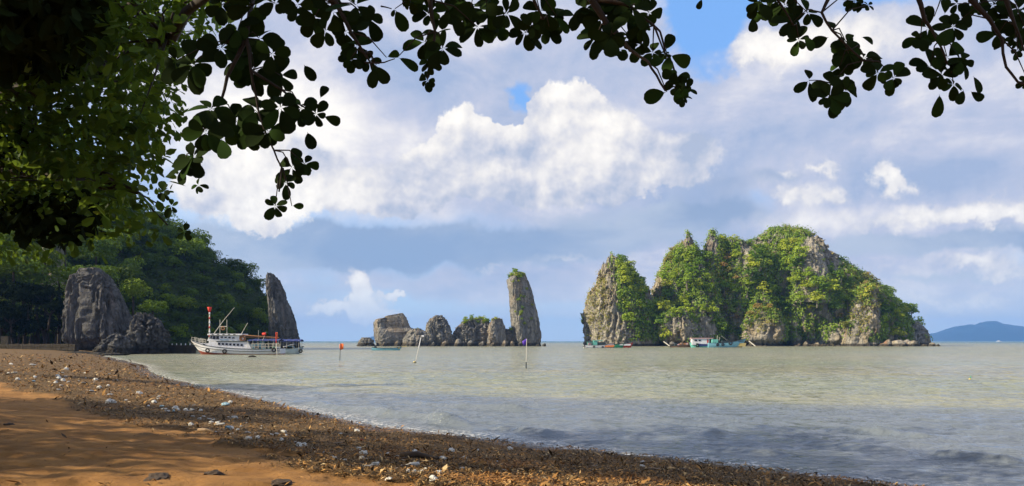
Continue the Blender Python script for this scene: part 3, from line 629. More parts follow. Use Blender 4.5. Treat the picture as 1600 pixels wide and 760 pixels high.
rock('rock_islet', [(704,541),(706,528),(712,516),(722,505),(734,499)], [(778,541),(776,520),(766,506),(752,500)], 394, 9, ROCKG, 71, (0.5, 15, 1), 110, 170, 0.09, 0.19, 3.2, None, 0.07, 0.1, 'grey islet with bright bushes on its top in the middle group', 'rock', vst=1.8)
rock('rock_islet', [(758,541),(760,525),(764,510),(768,500)], [(793,541),(790,522),(787,504),(783,498)], 390, 6, ROCKG, 73, (0.4, 20, 1), 90, 130, 0.07, 0.16, 3, None, 0.04, 0.08, 'steep blocky dark islet beside the bushy one', 'rock', vst=2.0)
rock('rock_islet', [(780,541),(783,528),(788,517)], [(812,541),(808,528),(800,515)], 396, 5, ROCKG, 79, (0.9, 0, 1), 50, 80, 0.12, 0.14, 3, None, 0.05, 0.1, 'small shadowed rock at the foot of the tall sea stack', 'rock')
rock('sea_stack', [(804,541),(800,520),(798,495),(795,465),(793,446),(792,438),(797,433),(804,427)], [(847,541),(845,520),(841,495),(836,478),(833,460),(828,445),(823,432),(818,426),(814,425)], 390, 8.5, ROCKG, 83, (0.34, 28, .7), 200, 200, 0.06, 0.10, 4, None, 0.012, 0.12, 'tall leaning sea stack with bushes on its top and side', 'rock', vst=1.6)
rock('rock_islet', [(556,541),(558,535),(565,529)], [(586,541),(583,532),(576,528)], 392, 4, ROCKG, 89, (0.9, 0, 1), 40, 70, 0.12, 0.12, 2.5, None, 0.05, 0.1, 'low rust and grey rock at the far end of the middle group', 'rock')
for (px, s, zz) in ((735,2.0,.4),(770,1.6,.2),(600,1.6,.1),(622,2.0,.3),(645,1.5,.2),(676,1.5,.2),(715,2.4,.6),(724,1.6,.4),(752,1.8,.2),(788,2.0,.4),(812,1.4,.1),(566,1.6,.2),(800,1.8,.3),(850,1.2,.1),(694,2.0,.6),(840,1.0,.1),(1465,.8,.1)):
    v = P(px, 541, 384); o = link('boulder', BLDG[int(px) % 4], None, None, (v.x, 384, zz), (px, 1, 2)); o.scale = (s*1.4, s, s*.8)
    tag(o, 'small grey boulder awash at the foot of the middle rocks', 'rock', 'small boulders round the middle rocks')
rnd = random.Random(12)
def acc_islet(px, py, q, nr): return (q[:, 1] > 300)*(nr[:, 1] < .2)*(nr[:, 2] > 0.1)*(inell(px, py, [(733,503,18,8),(760,499,14,8),(773,497,8,6),(795,514,9,6),(656,514,6,4)]))
for c, n_ in scatter('rock_islet', 22, 1.5, rnd, acc_islet):
    r_ = rnd.uniform(1.0, 2.6); small_tree('islet_shrub', c[0], c[1], c[2]-r_*.15, r_, ISL_CR, ISL_TR, 'bright green bush on top of the middle rock islets', 'shrub', 'bushes on the middle rock islets', rnd)
def acc_stack(px, py, q, nr): return (q[:, 1] > 300)*(nr[:, 1] < .1)*(inell(px, py, [(806,433,11,9)])*4.0+inell(px, py, [(822,458,7,9),(827,488,6,14),(812,478,7,22),(818,500,6,10)]))
for c, n_ in scatter('sea_stack', 24, 1.5, rnd, acc_stack):
    r_ = rnd.uniform(.8, 1.5)*(1.3 if c[2] > 32 else 1); small_tree('stack_shrub', c[0]+n_[0]*.3, c[1]+n_[1]*.3, c[2]-r_*.3, r_, ISL_CR, ISL_TR, 'small bush rooted on the tall leaning sea stack', 'shrub', 'bushes on the tall sea stack', rnd)

# far blue mountains
MTN = leaf_mat('haze_blue_forest', [(0, (0.010, 0.03, 0.05)), (1, (0.013, 0.035, 0.055))], 0.0)  # forest tone with the blue of distance haze mixed into the colour
def range_(name, pts, Y, depth, label):
    xs = np.linspace(pts[0][0], pts[-1][0], 90); hs = np.interp(xs, [a for a, _ in pts], [HY-b for _, b in pts])/FP*Y
    xw = (xs-CX)/FP*Y; ys = np.linspace(-1, 1, 24)
    Xm = np.repeat(xw[None], 24, 0); Ym = Y+depth+ys[:, None]*depth+0*Xm
    Zm = hs[None]*(1-np.abs(ys[:, None])**1.6)*(0.9+0.2*fbm(Xm/120, Ym/120, 0, 4, 3)*(np.abs(ys[:, None]) > .1))-1+0*Xm
    o = link(name, mesh_np(name, np.stack([Xm, Ym, Zm], -1).reshape(-1, 3), grid_faces(24, 90), True), MTN); tag(o, kind='structure')
YM = 8000.
range_('mountain', [(1440,533),(1458,530),(1470,525),(1500,518),(1535,507),(1550,505),(1565,505),(1580,499),(1588,497),(1600,501),(1640,508),(1700,504),(1800,515),(1900,530)], YM, 420, '')
range_('mountain', [(550,533),(562,531),(572,526),(580,524),(592,526),(610,530),(630,533)], YM, 200, '')

# ------------------------------------------------------------------ left shore: hill, sea stack, boulders, wall
xs = np.linspace(-420, -52, 200); ys = np.linspace(60, 420, 200)
Xh, Yh = np.meshgrid(xs, ys)
ridge_px = [(-1400,60),(-300,90),(0,215),(60,255),(130,300),(185,330),(215,345),(262,370),(300,392),(335,412),(378,430),(400,454),(414,482),(426,508),(440,534)]
Yr = 262.
rx = np.array([(a-CX)/FP*Yr for a, _ in ridge_px]); rh = np.array([H-(b-HY)/FP*Yr for _, b in ridge_px])
crest = np.interp(Xh, rx, rh)
front = np.interp(Xh, [-420, -220, -150, -112, -95, -74], [60, 100, 140, 182, 205, 232]); 
tt = np.clip((Yh-front)/np.maximum(Yr-front, 8), 0, 1)
prof = np.where(Yh < Yr, sstep(tt, -0.10, 1.0)**0.8, 1-1.0*sstep(Yh, Yr+2, Yr+45))
Zh = (crest+2)*prof*np.where(tt <= 0, 0, 1)+8*(fbm(Xh/22, Yh/22, 0, 14, 4)-0.5)*sstep(tt, 0.02, .2)-2
Zh = np.where(Zh > crest+3, crest+3, Zh)-70*sstep(Xh/Yh, -0.305, -0.28)
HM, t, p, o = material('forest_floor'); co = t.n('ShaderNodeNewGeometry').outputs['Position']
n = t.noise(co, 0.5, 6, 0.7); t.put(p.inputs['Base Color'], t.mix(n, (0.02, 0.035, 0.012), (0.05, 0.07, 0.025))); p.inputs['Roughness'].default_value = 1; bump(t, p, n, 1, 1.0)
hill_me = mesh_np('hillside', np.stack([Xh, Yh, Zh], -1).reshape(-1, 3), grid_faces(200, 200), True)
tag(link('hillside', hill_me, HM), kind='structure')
q = np.stack([Xh, Yh, Zh], -1).reshape(-1, 3)[grid_faces(200, 200)]; nrm = np.cross(q[:, 2]-q[:, 0], q[:, 3]-q[:, 1]); ar = np.linalg.norm(nrm, axis=1)/2; nrm /= 2*ar[:, None]
SURF['hill'] = [(q.mean(1), nrm, ar)]
rnd = random.Random(21)
def acc_hill(px, py, q, nr):
    return (q[:, 2] > 1.5)*(px > -60)*(px < 445)*(py > 255)*(q[:, 2] > 3)*(q[:, 0]/q[:, 1] < -0.302)*(q[:, 1] < Yr+10)*(1+.8*(q[:, 1] > Yr-25)+.8*(py > 420))*np.where((px > 74) & (px < 96) & (py < 430) & (py > 370), 0.0, 1)
for c, n_ in scatter('hill', 298, 4.6, rnd, acc_hill):
    r_ = rnd.uniform(3.2, 7.4)*(0.6 if c[0] > -100 else 1); 
    hx, hy = CX+c[0]/c[1]*FP, HY-(c[2]-H)/c[1]*FP
    where = 'along the skyline crest of the shaded hillside' if c[1] > Yr-22 else 'low on the shaded hillside behind the large white boat' if hx > 260 and hy > 455 else 'on the upper slope of the shaded hillside' if hx > 200 else 'on the shaded hillside above the shore boulders' if hx > 95 else 'on the hillside over the stone seawall'
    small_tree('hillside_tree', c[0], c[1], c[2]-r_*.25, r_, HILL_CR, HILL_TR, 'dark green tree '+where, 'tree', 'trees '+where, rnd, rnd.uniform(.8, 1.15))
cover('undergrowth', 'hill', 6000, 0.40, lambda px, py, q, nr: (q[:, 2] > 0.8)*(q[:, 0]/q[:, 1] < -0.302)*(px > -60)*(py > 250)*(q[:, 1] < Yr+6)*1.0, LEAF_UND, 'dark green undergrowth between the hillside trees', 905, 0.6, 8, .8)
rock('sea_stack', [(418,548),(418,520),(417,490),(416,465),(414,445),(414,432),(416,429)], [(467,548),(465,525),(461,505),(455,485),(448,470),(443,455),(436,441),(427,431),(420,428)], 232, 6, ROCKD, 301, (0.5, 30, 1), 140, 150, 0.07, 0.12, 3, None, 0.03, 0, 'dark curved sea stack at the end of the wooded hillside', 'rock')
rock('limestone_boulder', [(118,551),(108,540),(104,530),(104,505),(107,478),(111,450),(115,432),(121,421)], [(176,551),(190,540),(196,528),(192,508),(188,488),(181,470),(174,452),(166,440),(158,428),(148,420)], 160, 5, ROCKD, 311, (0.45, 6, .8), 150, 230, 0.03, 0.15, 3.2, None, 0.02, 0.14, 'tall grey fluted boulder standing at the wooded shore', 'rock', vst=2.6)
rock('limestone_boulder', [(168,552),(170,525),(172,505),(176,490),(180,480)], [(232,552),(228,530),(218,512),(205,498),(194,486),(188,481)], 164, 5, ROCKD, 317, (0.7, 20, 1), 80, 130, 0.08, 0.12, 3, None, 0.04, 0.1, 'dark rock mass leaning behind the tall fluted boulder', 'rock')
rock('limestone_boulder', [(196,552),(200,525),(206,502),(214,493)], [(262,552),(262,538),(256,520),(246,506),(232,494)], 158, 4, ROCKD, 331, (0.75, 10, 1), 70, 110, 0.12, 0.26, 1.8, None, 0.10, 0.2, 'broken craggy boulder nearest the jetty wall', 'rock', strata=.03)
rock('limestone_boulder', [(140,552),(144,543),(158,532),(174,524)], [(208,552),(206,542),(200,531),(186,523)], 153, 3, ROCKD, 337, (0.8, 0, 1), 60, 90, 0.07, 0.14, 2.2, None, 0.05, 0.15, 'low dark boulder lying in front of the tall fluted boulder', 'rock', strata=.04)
rock('cliff_face', [(64,440),(66,418),(68,395),(70,370)], [(98,440),(96,415),(94,390),(90,370)], 196, 3, ROCK, 341, (0.6, -20, 1), 60, 80, 0.06, 0.14, 2.5, None, 0.02, 0, 'pale cliff patch showing between trees above the shore', 'cliff', zb=14.0)
# seawall of stones
CONC = rock_mat('old_masonry', 0.25, (0.11, 0.095, 0.075), (0.19, 0.17, 0.13), (0.13, 0.09, 0.05), 0.4, -5)
def wall_run(name, p0, p1, h, th, label, z0, bl=1.1, cap=True):
    a, b = Vector(p0), Vector(p1); L = (b-a).length; o = thing(name, label, 'wall', (a.x, a.y, 0), math.atan2(b.y-a.y, b.x-a.x))
    MB().box(0, L, 0, th, z0-1, h-0.12).build('wall_core', CONC, o)
    r_ = random.Random(3); me_l = []
    for k in range(4):
        m_ = MB().box(-.5, .5, -.5, .5, -.5, .5); me2 = m_.mesh('stone'); me2.materials.append(CONC)
        for v in me2.vertices: v.co += Vector((r_.uniform(-.06, .06), 0, r_.uniform(-.06, .06)))
        me_l.append(me2)
    rows = max(2, int((h-z0)/0.5)); hh = (h-z0)/rows
    for j in range(rows):
        x = 0 if j % 2 else -bl*.4
        while x < L:
            ww = bl*r_.uniform(.7, 1.3); x1 = min(x+ww, L); x0 = max(x, 0)
            if x1-x0 > .25:
                s = link('stone', r_.choice(me_l), None, o, ((x0+x1)/2, -0.04-r_.uniform(0, .04), z0+hh*(j+.5))); s.scale = (x1-x0-.05, .22, hh-.05)
            x = x1
    return o
v0, v1 = P(-60, 545, 158), P(118, 545, 150)
wall_run('seawall', (v0.x, v0.y, 0), (v1.x, v1.y, 0), 2.05, 0.8, 'low old stone seawall at the top of the brown beach', 0.2, 1.5)
v0, v1 = P(236, 545, 166), P(300, 545, 164)
wall_run('jetty_wall', (v0.x, v0.y, 0), (v1.x, v1.y, 0), 1.75, 1.4, 'dark jetty wall behind the bow of the large white boat', -0.8, 1.3)
v = P(9, 545, 157); MB().box(-.75, .75, -.4, .4, 2.0, 3.5).build('concrete_post', CONC, None, False, 0.05, (v.x, v.y, 0)); tag(bpy.data.objects['concrete_post'], 'short square concrete block standing on the stone seawall', 'post')
WHITE = paint('white_paint', (0.74, 0.74, 0.76), 0.45, 0.5)
post_me = MB().box(-.07, .07, -.07, .07, 0, .45).mesh('bollard'); post_me.materials.append(WHITE)
for k in range(9):
    v = P(240+k*7, 545, 165.3); tag(link('bollard', post_me, None, None, (v.x, 165.6, 1.63)), 'small white post along the top of the dark jetty wall', 'post', 'white posts on the jetty wall')
for (px, py, Y, sx, sz_) in ((120,551,146,3.2,.5),(150,552,144,4.0,.4),(105,552,143,2.2,.4),(180,553,143,3.0,.3)):
    v = P(px, py, Y); o = link('flat_stone', BLDD[px % 4], None, None, (v.x, Y, v.z*.3+.1), (0, 0, px)); o.scale = (sx, 1.2, sz_); tag(o, 'flat dark shore stone below the tall fluted boulder', 'rock', 'flat stones on the shore under the boulders')
# trees standing behind the seawall, their shade black
rnd = random.Random(33)
for k, (px, py, r_, Y) in enumerate(((-30,430,9,172),(20,425,8,168),(60,440,7,174),(92,440,5.5,178),(-70,470,8,166),(38,470,5,178),(110,470,5,184),(0,380,8,186),(50,385,8,190),(100,375,8,192),(150,400,7,196),(185,440,6,190),(210,460,5,186),(240,485,4,182),(70,410,5,172),(150,440,6,184),(20,500,6,184),(75,500,6,186),(105,515,4,182),(0,520,5,180),(50,525,4,180))):
    v = P(px, py, Y)
    o = thing('shore_tree', 'broad tree with dark shade beneath it behind the stone seawall', 'tree', (v.x, Y, 1.0), rnd.uniform(0, 6), 'trees behind the stone seawall')
    c = link('crown', rnd.choice(HILL_CR), None, o); c.scale = (r_, r_, r_*.85); c.location = (0, 0, max(v.z-1, r_*.3))
    b = MB(); zt = max(v.z-1, 1); b.tube([(0, 0, -.5), (.3, .1, zt*.5), (.2, 0, zt)], [.45, .35, .2], 7); b.build('trunk', BARK, o)

LEAF_DARK = leaf_mat('shade_painted_foliage', [(0, (0.006, 0.010, 0.004)), (1, (0.016, 0.028, 0.008))], 0.02, (0.03, 0.06, 0.01), .9, .02)  # near-black recolouring of the hill crowns; deep shade painted as leaf colour
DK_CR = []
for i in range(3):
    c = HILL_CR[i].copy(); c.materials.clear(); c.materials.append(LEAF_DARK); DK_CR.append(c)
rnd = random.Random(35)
for k in range(34):  # added dark bushes filling the shaded gap under the shore trees
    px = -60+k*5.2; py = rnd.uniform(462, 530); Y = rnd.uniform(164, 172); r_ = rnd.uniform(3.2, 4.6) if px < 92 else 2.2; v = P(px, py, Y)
    small_tree('shade_bush', v.x, Y, v.z-r_*.3, r_, DK_CR, HILL_TR, 'added bush coloured almost black to stand for deep shade behind the stone seawall', 'bush', 'added bushes coloured dark as shade behind the seawall', rnd)

# ------------------------------------------------------------------ the big near trees
def leaf_mesh(seed, mat, nseg=5):
    r = random.Random(seed); b = MB(); w_ = [0.012, .012, .10, .19, .27, .315, .31, .235, .05] if seed % 2 else [0.012, .014, .12, .23, .30, .32, .28, .20, .01]
    ts = [0.0, .07, .17, .33, .50, .67, .82, .94, 1.0]; dr = r.uniform(.03, .45); fold = r.uniform(.02, .30); tw = r.uniform(-.15, .15); asym = r.uniform(.85, 1.15)
    v = []
    for t_, ww in zip(ts, w_):
        z = -dr*t_*t_; v.append((-(ww*asym), t_, z+fold*ww+tw*ww*t_)); v.append((0, t_+(0.02 if ww == 0 else 0), z)); v.append((ww, t_, z+fold*ww-tw*ww*t_))
    for i in range(8):
        a = i*3; b_ = a+3
        v0 = len(b.v)
        b.f += [(a, a+1, b_+1, b_), (a+1, a+2, b_+2, b_+1)]
    b.v = v
    me = b.mesh('leaf', True); me.materials.append(mat); return me
LVS = [leaf_mesh(400+i, LEAF_NEAR) for i in range(16)]
def basis(n_, d_):
    n_ = n_.normalized(); d_ = (d_-n_*d_.dot(n_)).normalized(); x = d_.cross(n_)
    return Matrix((x, d_, n_)).transposed().to_euler()
def rosettes(tree, lst, Y0, seed, cap=300, stuff_rest=True):
    r = random.Random(seed); cnt = 0; rest = []
    for (px, py, rad, *nn_) in lst:
        single = bool(nn_) and nn_[0] < 0; nleaf = 1 if single else (nn_[0] if nn_ else r.randint(5, 8))
        Y = Y0+r.uniform(-.5, .7); c = P(px, py, Y)
        ax = Vector((r.uniform(-.35, .35), -1.0, r.uniform(-.3, .55))).normalized()
        L = rad/FP*Y*.96; a0 = r.uniform(0, 6.28)
        e1 = ax.orthogonal().normalized(); e2 = ax.cross(e1)
        for k in range(nleaf):
            a = a0+k*6.283/nleaf+r.uniform(-.25, .25)
            if single: d_ = Vector((math.cos(R(nn_[1])), 0, math.sin(R(nn_[1])))); n_ = ax
            else:
                d_ = e1*math.cos(a)+e2*math.sin(a)+ax*r.uniform(-.5, .45); d_ += Vector((0, 0, -.18)); n_ = ax+Vector((r.uniform(-.5, .5), r.uniform(-.3, .3), r.uniform(-.5, .5)))
            s = L*(r.uniform(.58, 1.14) if not single else 1)
            base = c+d_.normalized()*s*.06
            if cnt < cap:
                o = link('leaf', r.choice(LVS), None, tree, base-tree.location, basis(n_, d_)); o.scale = (s, s, s); cnt += 1
            else: rest.append((base, d_.normalized(), n_.normalized(), s))
    return cnt, rest
def branch(tree, pts, r0, r1, name='branch', mat=BARK, n=6):
    """pts as points in the world"""
    q = [Vector(p)-tree.location for p in pts]; out = []
    for i in range(len(q)-1):      # soften the polyline
        a, b = q[i], q[i+1]; out += [a, a.lerp(b, .5)+Vector((random.uniform(-1, 1), random.uniform(-1, 1), random.uniform(-1, 1)))*(b-a).length*.035]
    out.append(q[-1]); rr = [r1+(r0-r1)*(1-i/(len(out)-1))**(3.0 if len(q) > 5 else 1.4) for i in range(len(out))]
    return MB().tube(out, rr, n).build(name, mat, tree, True)
def twigs(tree, lst, hub, Y0, r=0.006):
    """a thin shoot from every rosette to the closest point of the main limbs"""
    mb = MB(); H_ = [P(a, b, c) for a, b, c in hub]
    for (px, py, rad, *nn_) in lst:
        c = P(px, py, Y0+.1); best = min((h for h in H_), key=lambda h: (h-c).length+(0.3 if h.z < c.z else 0))
        mid = c.lerp(best, .5)+Vector((0, 0, .06)); MB().tube([c-tree.location, mid-tree.location, best-tree.location], [r*.6, r, r*1.2], 5).build('twig', BARK, tree, True)
def canopy_cloud(cs, n, leaf, seed, squash=.7):
    """leaves filling rounded masses: cs = [(centre, radius)]"""
    r = np.random.RandomState(seed); vols = np.array([c[1]**2 for c in cs]); m_ = (n*vols/vols.sum()).astype(int); Ps, Ns = [], []
    for (c, rad), k in zip(cs, m_):
        D = r.normal(0, 1, (k, 3)); D /= np.linalg.norm(D, axis=1)[:, None]; rr = rad*(r.rand(k, 1)**.45)
        Ps.append(np.array(c)+D*rr*np.array([1, 1, squash])); Ns.append(D*.5+np.array([0, 0, .6]))
    return np.concatenate(Ps), np.concatenate(Ns)
def leafy(name, Pn, Nn, size, mat, parent, seed, label=None):
    """hexagonal obovate leaves joined in one part"""
    r = np.random.RandomState(seed); n = len(Pn); Pn = Pn-np.array(parent.location)
    Nn = Nn+r.normal(0, .7, (n, 3)); Nn /= np.linalg.norm(Nn, axis=1)[:, None]
    T = r.normal(0, 1, (n, 3)); T[:, 2] -= .5; T -= Nn*(T*Nn).sum(1)[:, None]; T /= np.linalg.norm(T, axis=1)[:, None]; B = np.cross(Nn, T)
    s = (size*(0.6+.7*r.rand(n)))[:, None]
    vs = [Pn, Pn+T*s*.45+B*s*.26+Nn*s*.05, Pn+T*s*.85+B*s*.25+Nn*s*.03, Pn+T*s*1.05-Nn*s*.06, Pn+T*s*.85-B*s*.25+Nn*s*.03, Pn+T*s*.45-B*s*.26+Nn*s*.05]
    V = np.stack(vs, 1).reshape(-1, 3); b = np.arange(n)[:, None]*6
    F = np.concatenate([b+np.array([[0, 1, 2, 3]]), b+np.array([[0, 3, 4, 5]])], 0)
    o = link(name, mesh_np(name, V, F), mat, parent); o['kind'] = 'stuff'
    if label: o['label'] = label
    return o

# --- tree one: the dense tree filling the upper corner, with a bough that hangs into the view
T1 = thing('sea_almond_tree', 'dense sea almond tree filling the upper corner over the brown beach', 'tree', (-17.5, 17.0, 1.0))
tr = [(-17.5, 17, .2), (-17.1, 16.8, 3.0), (-16.5, 16.6, 5.0), (-15.6, 16.5, 7.2)]
branch(T1, tr, .42, .25, 'trunk', n=12)
HB = [P(180,280,15), P(60,240,16), P(150,130,15), P(260,60,13), P(330,-40,10)]
branch(T1, [(-16.5, 16.6, 5.0), P(20,265,16), P(120,275,15), P(175,288,14.5), P(215,302,14)], .16, .02)
branch(T1, [P(120,275,15), P(165,270,14.6), P(215,300,14), P(240,330,13.8), P(262,352,13.6)], .05, .012)
branch(T1, [P(140,292,14.8), P(190,294,14.2), P(222,305,14), P(270,330,13.6)], .04, .010)
branch(T1, [(-15.6, 16.5, 7.2), P(60,140,16), P(170,110,15), P(270,60,13), P(340,-20,10.5), P(392,-50,8.2)], .24, .07)
branch(T1, [(-15.6, 16.5, 7.2), P(60,60,17), P(200,10,16), P(300,-60,14)], .2, .05)
branch(T1, [P(392,-50,8.2), P(392,10,7.4), P(385,60,7.2), P(392,110,7.1), P(400,150,7.1), P(412,200,7.1), P(428,235,7.1), P(440,262,7.1), P(436,300,7.1)], .035, .008)
branch(T1, [P(385,60,7.2), P(355,120,7.2), P(345,160,7.2), P(320,200,7.2), P(300,240,7.2)], .022, .006)
branch(T1, [P(392,110,7.1), P(440,140,7.1), P(470,165,7.1), P(492,178,7.1)], .016, .005)
big1 = [(395,10,40),(430,5,30),(345,8,40),(372,45,42),(405,60,40),(425,85,38),(370,95,40),(398,110,42),(438,118,34),(345,75,36),(330,170,36),(300,100,42),(275,95,34),(438,168,38),(472,168,36),(494,178,28,6),
        (402,172,40),(368,188,42),(322,206,36),(302,246,38),(285,262,30,6),(456,262,30),(476,256,24,6),(446,286,26),(430,322,26,6),(456,322,18,-1,0),(418,205,34),(385,205,34),
        (474,100,30,-1,-55),(500,155,24,-1,70),(480,205,30,-1,-75),(345,215,40,-1,-70),(268,322,18),(288,362,14,5),(505,182,26,-1,-20),(310,290,16,5),(255,300,20,7)]
twigs(T1, big1[:28], [(392,10,7.4),(385,60,7.2),(392,110,7.1),(400,150,7.1),(412,200,7.1),(428,235,7.1),(440,262,7.1),(355,120,7.2),(345,160,7.2),(320,200,7.2),(300,240,7.2),(440,140,7.1),(470,165,7.1)], 7.1)
rosettes(T1, big1, 7.1, 1)
# the mass of smaller leaves: rounded boughs between 10 and 21 m away
rc = random.Random(44); cs = []
def inmass(px, py):   # outline of the leafy mass as seen over the beach
    edge = np.interp(py, [0, 60, 110, 150, 200, 240, 300, 340, 380, 430], [400, 350, 300, 285, 270, 262, 262, 240, 190, 60])
    return px < edge-12 and py < 425-0.35*px
while len(cs) < 230:
    px, py = rc.uniform(-160, 380), rc.uniform(-120, 415)
    Y = rc.uniform(11, 20)
    if py > 300 and rc.random() < .35: continue
    if inmass(px+22 if px > 0 else px, py+10): cs.append((tuple(P(px, py, Y)), rc.uniform(.45, .95)))
Pn, Nn = canopy_cloud(cs, 16500, .2, 45)
leafy('canopy_leaves', Pn, Nn, .20, LEAF_CAN, T1, 46, 'mass of smaller green leaves, some lit yellow by the sun')
# the black corner: near-black leaf masses in front, shade put into their colour
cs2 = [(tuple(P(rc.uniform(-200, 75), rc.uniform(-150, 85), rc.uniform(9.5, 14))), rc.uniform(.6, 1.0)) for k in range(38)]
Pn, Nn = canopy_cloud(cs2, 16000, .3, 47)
leafy('shade_dark_leaves', Pn, Nn, .30, LEAF_NEAR, T1, 48)
b = MB()
for k in range(70):
    c = cs[rc.randrange(len(cs))][0]; h = min([tuple(x) for x in HB], key=lambda h: sum((h[i]-c[i])**2 for i in range(3)))
    m_ = Vector(c).lerp(Vector(h), .5)+Vector((rc.uniform(-.2, .2), 0, rc.uniform(-.1, .3))); b.tube([Vector(c)-T1.location, m_-T1.location, Vector(h)-T1.location], [.006, .016, .03], 5)
b.build('inner_twigs', BARK, T1, True)['kind'] = 'stuff'

# near-black leaf clusters added low on the left to make patches of shade
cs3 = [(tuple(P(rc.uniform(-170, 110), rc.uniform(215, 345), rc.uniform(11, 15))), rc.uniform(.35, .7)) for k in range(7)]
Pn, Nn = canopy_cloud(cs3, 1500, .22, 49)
leafy('shade_dark_leaves', Pn, Nn, .22, LEAF_NEAR, T1, 50)
# --- tree two, three, four: boughs entering from the top edge; trunks stand beside and behind the viewer
def crown_over(tree, cs, n, leaf, seed):
    Pn, Nn = canopy_cloud(cs, n, leaf, seed); return leafy('canopy_leaves', Pn, Nn, leaf, LEAF_CAN, tree, seed+1)
T2 = thing('sea_almond_tree', 'sea almond tree whose dark boughs hang from the top edge over the middle rocks', 'tree', (-5.5, -3.5, 1.1))
branch(T2, [(-5.5, -3.5, .3), (-5.3, -3.4, 2.5), (-5.0, -3.0, 4.8)], .28, .18, 'trunk', n=10)
branch(T2, [(-5.0, -3.0, 4.8), (-3.5, 1.5, 6.6), P(480,-60,6.6), P(520,5,6.5)], .12, .02)
branch(T2, [(-3.5, 1.5, 6.6), P(640,-90,6.6), P(672,0,6.5), P(680,50,6.5), P(672,100,6.5), P(668,122,6.5)], .09, .006)
branch(T2, [P(640,-90,6.6), P(750,-50,6.5), P(830,-10,6.5), P(850,30,6.5)], .05, .008)
branch(T2, [P(480,-60,6.6), P(525,5,6.5), P(548,50,6.5), P(570,85,6.5), P(582,105,6.5)], .03, .006)
branch(T2, [P(570,98,6.5), P(600,98,6.5), P(617,92,6.5)], .008, .004)
branch(T2, [P(595,10,6.5), P(612,14,6.5)], .007, .004)
big2 = [(466,8,32),(490,28,32),(520,18,40),(556,8,40),(508,48,36),(540,50,34),(575,28,32),(558,72,30),(576,96,26,6),(586,104,34,-1,-95),(588,102,30,-1,-60),(548,92,26),(604,90,20,-1,20),(617,14,12,-1,-110),(617,14,36,-1,-62),(621,90,34,-1,-22),
        (670,22,32),(680,52,36),(664,66,32),(692,76,30),(674,98,22,6),(668,126,20,6),(702,18,36),(736,12,40),(762,18,40),(746,42,34),(774,40,30),(792,22,32),(718,4,32),(820,52,32,6),(844,18,36),(870,26,28),(858,42,28),(832,42,22),(640,2,20,5),(660,0,30)]
twigs(T2, big2, [(520,5,6.5),(548,50,6.5),(570,85,6.5),(672,0,6.5),(680,50,6.5),(672,100,6.5),(750,-50,6.5),(830,-10,6.5),(850,30,6.5)], 6.5)
rosettes(T2, big2, 6.5, 2)
crown_over(T2, [((-5+random.uniform(-3.5, 3), -3+random.uniform(-3.5, 4), 8+random.uniform(-1, 2.5)), 1.4) for k in range(16)], 4500, .24, 601)
crown_over(T2, [((random.uniform(-10, 2.5), random.uniform(3.4, 7.0), random.uniform(7.7, 9.8)), 1.0) for k in range(34)], 9000, .24, 631)  # unseen leaf masses added above the view to keep sun off the hanging leaves
T3 = thing('sea_almond_tree', 'sea almond tree with a thick leafy bough above the gap between stack and island', 'tree', (2.5, -4.5, 1.1))
branch(T3, [(2.5, -4.5, .3), (2.4, -4.2, 2.6), (2.2, -3.6, 5.0)], .24, .16, 'trunk', n=10)
branch(T3, [(2.2, -3.6, 5.0), (1.4, 1.0, 6.6), P(900,-80,6.4), P(925,0,6.2), P(950,40,6.2), P(985,78,6.2), P(1012,96,6.2), P(1026,118,6.2), P(1040,142,6.2)], .11, .009)
branch(T3, [P(925,0,6.2), P(985,10,6.2), P(1022,40,6.2), P(1038,82,6.2)], .02, .006)
big3 = [(915,14,36),(940,28,42),(962,8,38),(986,14,34),(930,60,32),(955,56,38),(982,56,34),(1002,42,30),(1014,20,30),(1020,82,26),(1000,70,24),(1040,84,10,5),(1040,80,30,-1,70),(1042,84,30,-1,-140),(1046,86,34,-1,-25),(1046,86,28,-1,-100),
        (1062,136,26),(1042,144,36,-1,-165),(1066,152,16,6),(1056,122,22,6),(1072,140,16,5),(936,4,36),(1097,-2,16,-1,-110),(968,78,24)]
twigs(T3, big3[:14]+big3[16:20], [(925,0,6.2),(950,40,6.2),(985,78,6.2),(1012,96,6.2),(1040,142,6.2),(985,10,6.2),(1022,40,6.2),(1038,82,6.2)], 6.2)
rosettes(T3, big3, 6.2, 3)
crown_over(T3, [((2+random.uniform(-3, 2.5), -4+random.uniform(-3, 4), 8+random.uniform(-1, 2.5)), 1.4) for k in range(14)], 4000, .24, 611)
T4 = thing('sea_almond_tree', 'sea almond tree reaching bare twigs and leaf clusters over the large island', 'tree', (9.0, 1.0, 1.0))
branch(T4, [(9.0, 1.0, -.2), (8.8, 1.2, 2.5), (8.2, 1.8, 4.8)], .26, .17, 'trunk', n=10)
branch(T4, [(8.2, 1.8, 4.8), (6.0, 4.0, 6.2), P(1560,-70,6.2), P(1440,-100,6.0), P(1310,-60,5.9), P(1296,-5,5.9), P(1284,20,5.9), P(1300,48,5.9), P(1330,78,5.9), P(1350,95,5.9)], .10, .008)
branch(T4, [P(1310,-60,5.9), P(1240,-40,5.9), P(1215,0,5.9), P(1240,40,5.9)], .03, .006)
branch(T4, [P(1440,-100,6.0), P(1432,-10,5.9), P(1444,30,5.9), P(1466,65,5.9), P(1480,100,5.9)], .03, .006)
branch(T4, [(6.0, 4.0, 6.2), P(1500,-60,5.9), P(1518,0,5.9), P(1546,30,5.9), P(1566,62,5.9), P(1572,105,5.9), P(1590,128,5.9), P(1612,138,5.9)], .05, .009)
branch(T4, [(6.0, 4.0, 6.2), P(1590,-60,5.9), P(1572,0,5.9), P(1586,40,5.9), P(1600,80,5.9)], .04, .006)
